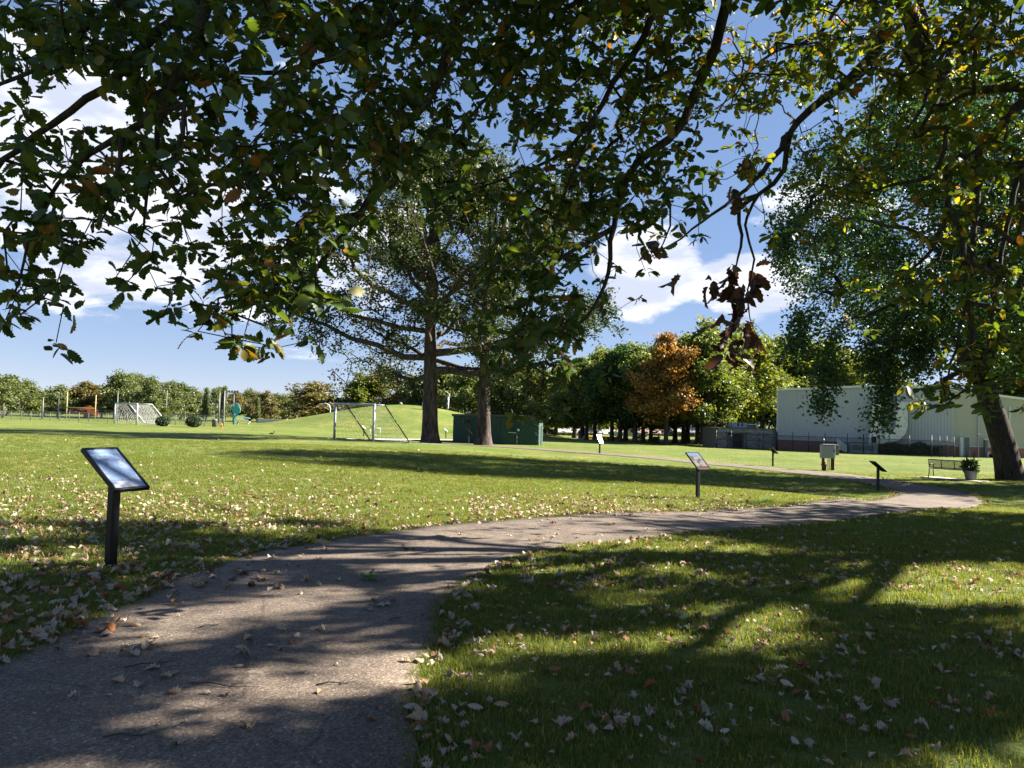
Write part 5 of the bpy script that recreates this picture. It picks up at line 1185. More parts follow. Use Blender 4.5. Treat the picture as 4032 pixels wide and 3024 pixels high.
# ------------------------------------------------------------------ squirrel on the lawn
b = base(1072, 71); sq = bpy.data.meshes.new('squirrel')
vs = [(0, 0, .09), (-.09, 0, .12), (-.17, 0, .10), (-.24, 0, .08), (-.29, 0, .05), (.06, 0, .07), (.12, 0, .09), (.15, 0, .17), (.17, 0, .25), (.19, 0, .33), (-.15, .04, .04), (-.15, .05, .0), (-.15, -.04, .04), (-.15, -.05, 0), (.02, .06, .04), (-.02, .07, 0), (.02, -.06, .04), (-.02, -.07, 0), (-.25, .03, .12), (-.25, -.03, .12)]
es = [(0, 1), (1, 2), (2, 3), (3, 4), (0, 5), (5, 6), (6, 7), (7, 8), (8, 9), (2, 10), (10, 11), (2, 12), (12, 13), (0, 14), (14, 15), (0, 16), (16, 17), (3, 18), (3, 19)]
rd = [.075, .07, .055, .045, .02, .05, .03, .05, .065, .035, .02, .012, .02, .012, .03, .014, .03, .014, .012, .012]
sq.from_pydata(vs, es, []); o = link('squirrel', sq, None, mat('squirrel_fur', (.035, .020, .014), .95, noise=.4, nscale=25), b); tag(o, 'small dark squirrel with a raised bushy tail on the sunny lawn', 'squirrel')
md = o.modifiers.new('skin', 'SKIN'); 
for i, r in enumerate(rd): sq.skin_vertices[0].data[i].radius = (r, r)
sq.skin_vertices[0].data[0].use_root = True; o.modifiers.new('sub', 'SUBSURF').levels = 1
# ------------------------------------------------------------------ the two oaks whose branches hang over the path
DENS = ["9998578768988889" "9999887367888878",
        "9998777668876899" "9988886478777778",
        "6225876555388988" "9888876676777776",
        "5113677258887476" "8787875424566666",
        "4543588657788652" "5777754455656666",
        "6666558777578653" "6887542345666666",
        "4545653677742113" "7886541145445566",
        "4551564667521005" "8854430012223456",
        "5412336776300026" "8721210000245555",
        "5200057677300016" "8531000000455455",
        "2100004463000016" "8520000000123455",
        "0000000000000004" "8510000000002355",
        "0000000000000002" "5300000000003653",
        "0000000000000000" "0000000000000200"]
CELL = 126.0
def depth_at(cx, cy):
    if cx < 11: return 4.4, 6.0
    if cx < 15: return 5.4, 7.6
    if cx < 18: return 6.2, 9.0
    if cx < 22: return 7.0, 10.5
    return (8.8, 15.5) if cy < 9 else (9.2, 11.5)
Lz = 1.5886
T1B = np.array([5.8, -2.4, 0.0]); T1B[2] = t1(5.8, -2.4)
T2B = np.array([13.4, 12.2, 0.0]); T2B[2] = t1(13.4, 12.2)
rf = np.random.default_rng(21)
def hang(S, par, pts, r0, r1, b):
    """branch through (px, py, depth) points, rounded off and a little knotty"""
    P = np.array([at(*p) - b for p in pts]); Q = np.vstack([S.p[par][None], P])
    # Catmull-Rom
    out = []
    E = np.vstack([Q[:1] * 2 - Q[1:2], Q, Q[-1:] * 2 - Q[-2:-1]])
    for i in range(1, len(E) - 2):
        p0, p1, p2, p3 = E[i - 1], E[i], E[i + 1], E[i + 2]; n = max(2, int(np.linalg.norm(p2 - p1) / .22))
        for k in range(1, n + 1):
            t = k / n; out.append(.5 * ((2 * p1) + (-p0 + p2) * t + (2 * p0 - 5 * p1 + 4 * p2 - p3) * t * t + (-p0 + 3 * p1 - 3 * p2 + p3) * t ** 3) + rf.normal(0, .012, 3))
    return S.chain(out, par, r0 * (1.45 if S is not S2_ else 1.9), r1 * 1.4)
S2_ = None
def limb3(S, par, pts, r0, r1, b):
    Q = [S.p[par]] + [np.array(p, float) - b for p in pts]; out = []
    for a, c in zip(Q[:-1], Q[1:]):
        n = max(2, int(np.linalg.norm(c - a) / .5))
        for k in range(1, n + 1): out.append(a + (c - a) * k / n + rf.normal(0, .03, 3))
    return S.chain(out, par, r0, r1)
zl = lambda L, off=0: [(x * Lz + off, y * Lz, dd) for x, y, dd in L]
# ---- tree 1, over the camera
S1 = Skel(); tr1 = [T1B + (0, 0, -.2), T1B + (-.05, .1, 1.5), T1B + (-.15, .3, 3.0), T1B + (-.2, .5, 4.6), T1B + (0, .6, 7), T1B + (.2, .6, 10), T1B + (.3, .5, 13)]
r1_ = [.46, .40, .37, .33, .24, .15, .05]
k = S1.chain([p - T1B for p in tr1], -1, .004, .004)
f3, f4, f5 = 2, 3, 4
e1 = limb3(S1, f4, [(3.6, -.2, 5.3), (1.0, 2.2, 5.2), (-.9, 3.7, 4.75)], .15, .075, T1B)
hang(S1, e1, zl([(530, -40, 4.9), (500, 95, 4.85), (430, 210, 4.9), (370, 280, 4.9), (310, 330, 4.9), (230, 380, 5), (140, 450, 5.05)], 0), .042, .010, T1B)
hang(S1, e1, zl([(520, -20, 5.1), (440, 45, 5.1), (360, 110, 5.1), (270, 210, 5.1), (180, 270, 5.2), (90, 330, 5.2), (10, 400, 5.3), (-40, 470, 5.3)], 0), .034, .012, T1B)
hang(S1, e1, zl([(335, -30, 4.8), (240, 50, 4.8), (180, 110, 4.9), (60, 190, 5), (-30, 230, 5)], 0), .026, .008, T1B)
a = S1.nearest(np.array(at(310 * Lz, 330 * Lz, 4.9)) - T1B)
hang(S1, a, zl([(300, 400, 4.9), (280, 480, 4.9), (250, 560, 4.9)], 0), .012, .004, T1B)
a = S1.nearest(np.array(at(430 * Lz, 210 * Lz, 4.9)) - T1B)
hang(S1, a, zl([(400, 320, 5), (380, 420, 5), (360, 520, 5.1), (350, 600, 5.1)], 0), .016, .004, T1B)
a = S1.nearest(np.array(at(140 * Lz, 450 * Lz, 5.05)) - T1B)
hang(S1, a, zl([(90, 560, 5), (60, 640, 5), (40, 720, 5), (60, 790, 5)], 0), .009, .003, T1B)
e2 = limb3(S1, f4, [(3.9, .8, 6.0), (2.0, 3.6, 6.0), (.55, 5.2, 5.4)], .14, .07, T1B)
hang(S1, e2, zl([(1000, -30, 5.9), (970, 70, 5.9), (870, 120, 5.9), (760, 165, 5.8), (640, 180, 5.7), (540, 185, 5.7), (470, 190, 5.6)], 0), .030, .007, T1B)
hang(S1, e2, zl([(1160, 10, 6.2), (1100, 150, 6.2), (1050, 260, 6.2), (980, 330, 6.2), (890, 360, 6.2), (790, 360, 6.1), (680, 375, 6)], 0), .040, .008, T1B)
a = S1.nearest(np.array(at(985 * Lz, 325 * Lz, 6.2)) - T1B)
hang(S1, a, zl([(960, 430, 6.2), (890, 530, 6.2), (830, 610, 6.2), (770, 680, 6.1), (650, 720, 6), (540, 735, 5.9)], 0), .026, .006, T1B)
a = S1.nearest(np.array(at(890 * Lz, 530 * Lz, 6.2)) - T1B)
hang(S1, a, zl([(760, 560, 6.1), (690, 640, 6), (690, 740, 6), (680, 800, 6)], 0), .010, .003, T1B)
a = S1.nearest(np.array(at(790 * Lz, 360 * Lz, 6.1)) - T1B)
hang(S1, a, zl([(700, 440, 5.9), (620, 500, 5.9), (560, 600, 5.8)], 0), .010, .003, T1B)
e3 = limb3(S1, f5, [(4.6, 2.5, 7.4), (3.2, 5.6, 7.3), (2.2, 7.2, 6.6)], .15, .07, T1B)
hang(S1, e3, zl([(380, -30, 7.4), (330, 90, 7.4), (260, 200, 7.4), (200, 300, 7.3), (130, 380, 7.2), (0, 440, 7.1), (-130, 485, 7)], 2016), .032, .006, T1B)
hang(S1, e3, zl([(200, -20, 7), (100, 60, 7), (20, 150, 7), (-60, 240, 6.9), (-140, 330, 6.8), (-240, 380, 6.7)], 2016), .026, .006, T1B)
hang(S1, e3, zl([(540, -20, 8), (500, 120, 8), (450, 250, 8), (390, 340, 8), (310, 400, 7.9), (270, 480, 7.8), (245, 560, 7.8), (240, 640, 7.7), (230, 710, 7.7), (190, 780, 7.6), (110, 850, 7.5)], 2016), .044, .007, T1B)
a = S1.nearest(np.array(at(2016 + 310 * Lz, 400 * Lz, 7.9)) - T1B)
hang(S1, a, zl([(380, 460, 8.1), (390, 560, 8.2), (350, 640, 8.2)], 2016), .013, .004, T1B)
a = S1.nearest(np.array(at(2016 + 245 * Lz, 560 * Lz, 7.8)) - T1B)
hang(S1, a, zl([(150, 620, 7.6), (70, 700, 7.4), (20, 800, 7.3), (40, 900, 7.3), (130, 950, 7.4)], 2016), .016, .004, T1B)
a = S1.nearest(np.array(at(2016 + 200 * Lz, 300 * Lz, 7.3)) - T1B)
hang(S1, a, zl([(150, 440, 7.3), (110, 540, 7.2), (60, 640, 7.2)], 2016), .014, .004, T1B)
# ---- tree 2, to the right
S2 = S2_ = Skel(); tr2 = [T2B + (0, 0, -.2), T2B + (-.1, 0, 1.6), T2B + (-.3, 0, 3.2), T2B + (-.5, -.1, 5.0), T2B + (-.4, -.2, 7.5), T2B + (-.2, 0, 10.5), T2B + (0, .1, 13.5)]
r2_ = [.44, .38, .35, .31, .22, .14, .05]
S2.chain([p - T2B for p in tr2], -1, .004, .004)
g1 = limb3(S2, 3, [(10.8, 12.0, 6.7), (8.2, 12.2, 7.3), (6.9, 12.2, 7.2)], .15, .075, T2B)
hang(S2, g1, zl([(950, -30, 12), (910, 110, 12), (830, 200, 12), (740, 270, 11.9), (690, 330, 11.8), (675, 420, 11.7), (610, 485, 11.6), (540, 500, 11.5)], 2016), .070, .016, T2B)
a = S2.nearest(np.array(at(2016 + 690 * Lz, 330 * Lz, 11.8)) - T2B)
hang(S2, a, zl([(640, 400, 11.3), (580, 470, 11), (500, 530, 10.8), (420, 590, 10.6), (340, 640, 10.5)], 2016), .026, .005, T2B)
a = S2.nearest(np.array(at(2016 + 600 * Lz, 487 * Lz, 11.6)) - T2B)
hang(S2, a, zl([(560, 520, 11.4), (572, 580, 11.3), (560, 640, 11.2), (548, 680, 11.2)], 2016), .020, .006, T2B)
hang(S2, a, zl([(575, 560, 11.3), (600, 640, 11.2), (585, 720, 11.2), (590, 790, 11.1), (612, 840, 11.1)], 2016), .013, .004, T2B)
hang(S2, g1, zl([(860, -20, 12.5), (760, 90, 12.4), (650, 130, 12.3), (560, 210, 12.2), (500, 300, 12)], 2016), .034, .007, T2B)
g2 = limb3(S2, 3, [(11.5, 11.5, 5.6), (9.8, 11.6, 5.6), (8.4, 11.6, 5.5)], .13, .06, T2B)
hang(S2, g2, zl([(1290, 245, 11.5), (1160, 370, 11.4), (1060, 430, 11.3), (980, 450, 11.2), (870, 480, 11)], 2016), .055, .010, T2B)
a = S2.nearest(np.array(at(2016 + 1100 * Lz, 410 * Lz, 11.3)) - T2B)
hang(S2, a, zl([(1080, 520, 11.2), (1040, 620, 11), (960, 690, 10.8), (880, 740, 10.6)], 2016), .024, .005, T2B)
a = S2.nearest(np.array(at(2016 + 1160 * Lz, 370 * Lz, 11.4)) - T2B)
hang(S2, a, zl([(1150, 520, 11.2), (1140, 640, 11), (1120, 780, 10.8), (1090, 900, 10.6), (1060, 1000, 10.4)], 2016), .028, .006, T2B)
hang(S2, g2, zl([(1269, 420, 11.2), (1230, 560, 11), (1200, 700, 10.8), (1180, 860, 10.6), (1130, 960, 10.5), (1050, 1020, 10.4)], 2016), .026, .005, T2B)
hang(S2, g1, zl([(1140, 10, 12.6), (1060, 150, 12.5), (1020, 260, 12.3), (960, 350, 12), (940, 450, 11.8)], 2016), .034, .007, T2B)
hang(S2, g1, zl([(1010, -20, 12.8), (985, 120, 12.7), (890, 290, 12.5), (880, 400, 12.3), (830, 500, 12)], 2016), .026, .006, T2B)
hang(S2, g1, zl([(1200, 0, 13.2), (1180, 130, 13.1), (1130, 230, 13), (1030, 330, 12.8)], 2016), .026, .006, T2B)
# limbs beyond the picture, for the shade on the foreground
for pts in ([(12.5, 9.5, 6.5), (11.5, 6.5, 7.4), (10.5, 4.5, 7.2)], [(15, 10, 7.5), (16, 7, 8.6), (15.5, 4.5, 8.8)], [(14.5, 14.5, 7), (14.5, 17.5, 8)], [(16.5, 13, 6.5), (19, 13.5, 7.4)], [(11.5, 10.5, 9.0), (9, 9.5, 10.2), (7.5, 9, 10.3)], [(12.5, 14, 9), (11.5, 16.5, 10.2), (10.5, 18, 10.4)], [(11.8, 12, 10.5), (9.5, 12, 12)], [(16, 10.5, 10.5), (18, 8.5, 11.4)]):
    limb3(S2, 3 if pts[0][2] < 8 else 4, pts, .11, .03, T2B)
for pts in ([(7.5, -5, 6), (8.5, -8, 6.6)], [(8.2, -1, 6.4), (10.5, 0.5, 7.0)], [(3, -4, 6.2), (0.5, -5.5, 6.4)], [(6, 1, 9), (6.5, 4, 10)]):
    limb3(S1, 4, pts, .11, .03, T1B)
SHADE = ["1111111112344566", "5665541111234666", "4455553222466643", "5444556566877222", "7433456655422787", "6344445322234777", "8753334456778878", "9922224799999989", "8222267888888864", "8338888448875444"]
def shade_at(c):
    """how much shade the ground below (along the sun's rays) should get"""
    c = np.asarray(c, float); g = c - SUN * (c[2] / SUN[2]); qx, qy, qd = project(g)
    if qd[0] < .5: return .7
    cx = int(qx[0] // 252); cy = int((qy[0] - 1944) // 108)
    if cy < 0 or cy > 9 or cx < -2 or cx > 17: return .7
    v = int(SHADE[cy][min(15, max(0, cx))]) / 9.0
    return v if patch(g[0], g[1]) < v * 1.08 else .2
def patch(x, y):
    """uneven sun patches the tufts must leave on the ground, about a pace across"""
    w = math.sin(1.9 * x + .7 * y + 1.1 * math.sin(1.3 * y)) + math.sin(-1.1 * x + 2.6 * y + 2.0 + .8 * math.sin(1.7 * x)) + .7 * math.sin(3.7 * x + 3.1 * y + .5) + .5 * math.sin(5.3 * y - 2.9 * x)
    return .5 + .5 * math.erf(w / 1.85)
# leaf tufts where the picture shows them
c1, c2 = [], []
for cy, row in enumerate(DENS):
    for cx, ch in enumerate(row):
        v = int(ch) / 9.0
        if v == 0: continue
        d0, d1 = depth_at(cx, cy); dm = (d0 + d1) / 2
        lam = 8.4 * v ** 1.7 * (dm / 5) ** 1.6 * (1.0 if cx < 22 else .46)
        for _ in range(rf.poisson(lam)):
            px = (cx + rf.uniform(0, 1)) * CELL; py = (cy + rf.uniform(0, 1)) * CELL
            for _t in range(16):
                c = at(px, py, rf.uniform(d0, d1))
                if shade_at(c) > .45 or rf.uniform() < .04: break
            (c1 if cx < 22 else c2).append(c)
        if cy == 0:                       # the crown goes on above the picture
            for _ in range(rf.poisson(lam * 1.6)):
                c = at((cx + rf.uniform(0, 1)) * CELL, -rf.uniform(.1, 3) * CELL, rf.uniform(d0, d1))
                if shade_at(c) > .5: (c1 if cx < 22 else c2).append(c)
# and on past its left and right edge
for _ in range(60): c1.append(at(-rf.uniform(20, 500), rf.uniform(0, 1100), rf.uniform(4.6, 6)))
for _ in range(400):
    c = at(4032 + rf.uniform(20, 800), rf.uniform(0, 1500), rf.uniform(9.5, 14))
    if shade_at(c) > .5: c2.append(c)
# tufts added, mostly out of view, to throw shade on path and grass
s1, s2 = [], []
tries = 0
while len(s1) + len(s2) < 1900 and tries < 120000:
    tries += 1
    cy = rf.integers(0, 10); cx = rf.integers(-3, 18); ccx = min(15, max(0, cx))
    px = (cx + rf.uniform(0, 1)) * 252; py = 1944 + (cy + rf.uniform(0, 1)) * 108
    ydist = 1.6 * F / (py - 1648)
    if rf.uniform() > (ydist / 12.0) ** 2 * .9 + .06: continue       # equal share per square metre
    v = int(SHADE[cy][ccx]) / 9.0
    gx_, gy_ = (CAM + pixel_dir(px, py) * (1.6 / -pixel_dir(px, py)[2]))[:2]
    if v < .4 or patch(gx_, gy_) > v * 1.08: continue
    g = CAM + pixel_dir(px, py) * (1.6 / -pixel_dir(px, py)[2]); h = rf.uniform(4.5, 12.0); c = g + SUN * (h / SUN[2])
    qx, qy, qd = project(c)
    if qd[0] > 0 and -30 < qx[0] < 4060 and -30 < qy[0] < 3024:
        k, j = int(qx[0] // CELL), int(qy[0] // CELL)
        if not (0 <= j < len(DENS) and 0 <= k < 32 and int(DENS[j][k]) >= 6): continue
        if rf.uniform() > .35: continue
    e2_ = ((c - (13.2, 12.2, 8.8)) / (10.8, 10.8, 5.4)); e1_ = ((c - (5.6, -1.5, 8)) / (8.5, 8.5, 4.6))
    if (e2_ ** 2).sum() < 1: s2.append(c)
    elif (e1_ ** 2).sum() < 1: s1.append(c)
# unseen upper crown of the first oak, added to shade its hanging branches
up1 = []
A1 = np.array(c1)
for _ in range(6000):
    c = A1[rf.integers(len(A1))] + SUN * rf.uniform(.8, 7.5) + rf.normal(0, .25, 3); qx, qy, qd = project(c)
    if qd[0] > 0 and -60 < qx[0] < 4090 and qy[0] > -60: continue
    if shade_at(c) < .5 or ((c - (5.6, .5, 7.5)) ** 2 / (81, 81, 30)).sum() > 1: continue
    up1.append(c)
    if len(up1) >= 900: break
s1 += up1
print('tufts', len(c1), len(c2), len(s1), len(s2), tries)
LEAVES = [oak_leaf(6, .10, .20, .28, 0), oak_leaf(5, .30, .45, .25, 1.5), oak_leaf(6, .42, .10, .31, 3.0), oak_leaf(5, -.15, .65, .27, 4.2), oak_leaf(6, .20, -.25, .26, 5.0)]
def leaf_mesh(k, m, name='leaf'):
    me = mesh_np(name, LEAVES[k][0], LEAVES[k][1]); me.materials.append(m); return me
def build_oak(label, b, S, tr, rr, vis, shade, m, size, per, seed):
    rng = np.random.default_rng(seed); o = thing('overhanging_oak', label, 'tree', tuple(b))
    vis = np.array(vis) - b; sh = np.array(shade).reshape(-1, 3) - (b if len(shade) else 0)
    S.colonize(vis, .16, rng, sag=.04, jit=.16)
    if len(sh): S.colonize(sh, .5, rng)
    parts = [trunk_tube([p - b for p in tr], rr, seed=seed, flare=.4)] + S.arrays(.0034 if seed == 31 else .0050, 5, .42, .03, cap=.06)
    V, Fs = merge(parts); link('trunk', mesh_np('oak_trunk', V, Fs, True), o, M_barkd)
    # visible tufts: leaves whirl out from the twig end and hang
    n = len(vis) * per; ci = np.repeat(np.arange(len(vis)), per)
    X = rng.normal(0, 1, (n, 3)); X[:, 2] = X[:, 2] * .55 - .35; X /= np.linalg.norm(X, axis=1, keepdims=True)
    Z = rng.normal(0, .75, (n, 3)); Z[:, 2] += .8; Z -= X * (X * Z).sum(1, keepdims=True); Z /= np.linalg.norm(Z, axis=1, keepdims=True)
    rot = np.stack([X, np.cross(Z, X), Z], 2); pos = vis[ci] + rng.normal(0, .022, (n, 3)) - X * rng.uniform(-.03, .02, (n, 1)); sc = size * rng.uniform(.42, 1.30, n)
    kind = rng.integers(0, 5, n)
    px, py, d = project(pos + X * .07 + b)
    app = np.where((d > 0) & (px > 0) & (px < 4032) & (py > 0) & (py < 2000), sc / np.maximum(d, .1) * (np.abs((Z * (pos + b - CAM)).sum(1)) / np.maximum(d, .1) * .8 + .2), 0)
    big = np.argsort(-app)[:300]; mask = np.zeros(n, bool); mask[big] = True
    mes = [leaf_mesh(k, m) for k in range(5)]
    for i in big:
        l = link('leaf', mes[kind[i]], o); M4 = Matrix([[*rot[i][0] * sc[i], pos[i][0]], [*rot[i][1] * sc[i], pos[i][1]], [*rot[i][2] * sc[i], pos[i][2]], [0, 0, 0, 1]]); l.matrix_local = M4
    P = [scatter(*LEAVES[k], rot[(kind == k) & ~mask], pos[(kind == k) & ~mask], sc[(kind == k) & ~mask]) for k in range(5)]
    if len(sh):
        per2 = 13; ns = len(sh) * per2; ps = np.repeat(sh, per2, 0) + rng.normal(0, .14, (ns, 3))
        P.append(scatter(KITE_V * np.array([1, 1.15, 1]), KITE_F, rand_rot(ns, rng, .2, 1.0), ps, rng.uniform(.13, .22, ns)))
    V, Fs = merge(P); c = link('foliage', mesh_np('oak_foliage', V, Fs), o, m); c['kind'] = 'stuff'
    return o
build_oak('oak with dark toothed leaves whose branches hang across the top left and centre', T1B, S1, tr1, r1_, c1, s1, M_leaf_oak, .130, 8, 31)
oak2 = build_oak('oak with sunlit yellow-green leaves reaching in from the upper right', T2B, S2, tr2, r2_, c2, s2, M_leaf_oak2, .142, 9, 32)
# the dead spray of brown leaves hanging from it
M_dead = leaf_mat('leaf_dead', [(0, (.035, .018, .012)), (.6, (.07, .035, .022)), (1, (.13, .06, .035))], .2, (1.5, 1.1, .8))
DV, DF = oak_leaf(4, .55, .75, .30, 2.0); dme = mesh_np('dead_leaf', DV, DF); dme.materials.append(M_dead)
for (zx, zy, n, s) in [(505, 690, 6, 14), (545, 665, 7, 14), (595, 690, 8, 12), (560, 720, 10, 13), (565, 765, 9, 13), (545, 800, 10, 15), (552, 865, 8, 13), (575, 840, 5, 12), (615, 838, 4, 12), (415, 678, 2, 5), (345, 595, 3, 14), (575, 405, 3, 12), (565, 470, 3, 12), (320, 610, 2, 9)]:
    for _ in range(n):
        p = at(2016 + (zx + rf.normal(0, s)) * Lz, (zy + rf.normal(0, s)) * Lz, 11.2 if zx > 480 else 10.6) - T2B; X = rf.normal(0, .6, 3); X[2] -= 1.1; X /= np.linalg.norm(X); Z = rf.normal(0, 1, 3); Z -= X * X.dot(Z); Z /= np.linalg.norm(Z); rot = np.stack([X, np.cross(Z, X), Z], 1) * rf.uniform(.20, .34)
        l = link('dead_leaf', dme, oak2); l.matrix_local = Matrix([[*rot[0], p[0]], [*rot[1], p[1]], [*rot[2], p[2]], [0, 0, 0, 1]])
mb = MB(); q = [at(2016 + x * Lz, y * Lz, 11.2) - T2B for x, y in [(560, 640), (548, 680), (556, 740), (560, 800), (548, 850), (560, 880)]]; mb.tube(q, [.006, .005, .005, .004, .003, .002], 5)
q = [at(2016 + x * Lz, y * Lz, 11.2) - T2B for x, y in [(556, 740), (520, 700), (500, 690)]]; mb.tube(q, .003, 4); q = [at(2016 + x * Lz, y * Lz, 11.2) - T2B for x, y in [(585, 720), (590, 790), (625, 825)]]; mb.tube(q, .003, 4)
mb.build('dead_twig', M_barkd, oak2)

# ------------------------------------------------------------------ fallen leaves
rl = np.random.default_rng(50)
def curl(seed):
    r = np.random.default_rng(seed); V, Fc = oak_leaf(4, 0, 0, .33, r.uniform(0, 6)); V = V.copy(); a = r.uniform(1.0, 3.4); c = r.uniform(.5, 2.0)
    y = V[:, 1]; x = V[:, 0] - .5; z = np.abs(y) ** 1.4 * a * r.choice([1, 1, -1]) + x * x * c * r.uniform(-.6, .9) + x * y * r.normal(0, .9)
    V = np.stack([V[:, 0] - .5, y * .9, z], 1); V[:, 2] -= np.percentile(V[:, 2], 15); return V, Fc
CURL = [curl(s) for s in range(6)]
M_l = {'pale': leaf_mat('fallen_pale', [(0, (.34, .27, .19)), (.5, (.43, .36, .27)), (1, (.30, .21, .14))], .22, (1.1, .9, .6), .8, .15), 'tan': leaf_mat('fallen_tan', [(0, (.36, .24, .15)), (1, (.46, .33, .22))], .25, (1.2, .9, .5), .8, .15),
       'russet': leaf_mat('fallen_russet', [(0, (.22, .085, .035)), (1, (.30, .13, .06))], .3, (1.3, .9, .5), .75, .2)}
M_litter = leaf_mat('fallen_mix', [(0, (.48, .42, .32)), (.30, (.40, .32, .23)), (.58, (.27, .19, .12)), (.80, (.20, .11, .055)), (.92, (.11, .065, .035)), (1, (.30, .24, .08))], .22, (1.1, .9, .6), .8, .15)
P = []      # x, y, size, edge flag
def spray(n, fn):
    k = 0
    while k < n:
        p = fn()
        if p is not None: P.append(p); k += 1
def px_spray(n, x0, x1, y0, y1, s0=.07, s1=.15, power=1.0):
    g = ground_many(rl.uniform(x0, x1, n), y0 + (y1 - y0) * rl.uniform(size=n) ** power)
    P.extend(zip(g[:, 0], g[:, 1], s0 * .6 + (s1 * 1.12 - s0 * .6) * rl.uniform(size=n) ** 1.9))
px_spray(1700, -50, 1500, 1880, 2090, .06, .12)
px_spray(1100, 300, 2300, 1930, 2080, .06, .12)
px_spray(900, 0, 1300, 2080, 2330, .06, .13)
px_spray(160, 0, 600, 2330, 2600, .08, .14)
px_spray(1500, 1850, 2950, 1950, 2035, .07, .13)
px_spray(480, 0, 2200, 1800, 1900, .06, .12)
px_spray(330, 0, 3000, 1690, 1810, .08, .14)
px_spray(320, 2400, 3900, 1800, 1960, .07, .13)
px_spray(1000, 2050, 4032, 2090, 2330, .05, .12)
px_spray(620, 1750, 4032, 2230, 2600, .025, .085)
px_spray(240, 1690, 4032, 2550, 3024, .02, .08, 1.2)
px_spray(45, 1650, 2200, 2250, 3024, .05, .10)
px_spray(60, 100, 1650, 2150, 3000, .04, .09)
px_spray(40, 1300, 3300, 2040, 2140, .05, .11)
for _ in range(70):            # little gatherings of leaves
    g = ground_many(np.array([rl.uniform(0, 4032)]), np.array([rl.uniform(1900, 2900)]))[0]
    for _k in range(rl.integers(4, 16)): P.append((g[0] + rl.normal(0, .16), g[1] + rl.normal(0, .16), rl.uniform(.03, .11)))
# drifts along both edges of the path
for E, sg, cnt in ((EL, 1, 1700), (ER, -1, 800)):
    for _ in range(cnt):
        i = int(rl.uniform(.03, .62) * len(E)); d = E[min(i + 1, len(E) - 1)] - E[i]; nn = np.array([-d[1], d[0]]) / (np.hypot(*d) + 1e-9); p = E[i] + d * rl.uniform() + nn * sg * (abs(rl.normal(0, .13)) - .05)
        P.append((p[0], p[1], rl.uniform(.06, .13)))
P = np.array(P); onp = inside_path(P[:, 0], P[:, 1]); keep = ~onp | (rl.uniform(size=len(P)) < .35); P = P[keep]; onp = onp[keep]; n = len(P)
z = T(P[:, 0], P[:, 1]) + np.where(onp, .026, .020 + rl.uniform(-.012, .016, n))
pos = np.stack([P[:, 0], P[:, 1], z], 1); sc = P[:, 2]; yaw = rl.uniform(0, 6.28, n); tilt = np.where(onp, rl.normal(0, .10, n), rl.normal(0, .24, n)); t2 = np.where(onp, rl.normal(0, .1, n), rl.normal(0, .24, n))
cy_, sy_ = np.cos(yaw), np.sin(yaw); ct, st_ = np.cos(tilt), np.sin(tilt); c2_, s2_ = np.cos(t2), np.sin(t2)
Rz = np.zeros((n, 3, 3)); Rz[:, 0, 0] = cy_; Rz[:, 0, 1] = -sy_; Rz[:, 1, 0] = sy_; Rz[:, 1, 1] = cy_; Rz[:, 2, 2] = 1
Rx = np.zeros((n, 3, 3)); Rx[:, 0, 0] = 1; Rx[:, 1, 1] = ct; Rx[:, 1, 2] = -st_; Rx[:, 2, 1] = st_; Rx[:, 2, 2] = ct
Ry = np.zeros((n, 3, 3)); Ry[:, 1, 1] = 1; Ry[:, 0, 0] = c2_; Ry[:, 0, 2] = s2_; Ry[:, 2, 0] = -s2_; Ry[:, 2, 2] = c2_
rot = Rz @ Rx @ Ry; kind = rl.integers(0, 6, n)
px, py, d = project(pos); vis = (px > 0) & (px < 4032) & (py > 0) & (py < 3024); app = np.where(vis, sc / d, 0); big = np.argsort(-app)[:260]; mask = np.zeros(n, bool); mask[big] = True
cls = rl.choice(['pale', 'tan', 'russet'], 260, p=[.50, .32, .18])
LM = {}
NAMES = {'pale': 'pale', 'tan': 'tan', 'russet': 'russet-brown'}
for i, c in zip(big, cls):
    key = (kind[i], c)
    if key not in LM: LM[key] = mesh_np('fallen_leaf', *CURL[kind[i]]); LM[key].materials.append(M_l[c])
    where = 'on the asphalt path' if onp[i] else ('in the grass right of the path' if P[i, 0] > -.6 else 'in the grass left of the path')
    l = link('fallen_leaf', LM[key]); tag(l, '%s dry curled leaf lying %s in the foreground' % (NAMES[c], where), 'leaf', '%s leaves fallen %s' % (NAMES[c], where))
    l.matrix_world = Matrix([[*rot[i][0] * sc[i], pos[i][0]], [*rot[i][1] * sc[i], pos[i][1]], [*rot[i][2] * sc[i], pos[i][2]], [0, 0, 0, 1]])
parts = [scatter(*CURL[k], rot[(kind == k) & ~mask], pos[(kind == k) & ~mask], sc[(kind == k) & ~mask]) for k in range(6)]
V, Fs = merge(parts); tag(link('leaf_litter', mesh_np('leaf_litter', V, Fs), None, M_litter), 'scattered dry leaf litter over the lawn and along the path edges', 'leaves', kind='stuff')
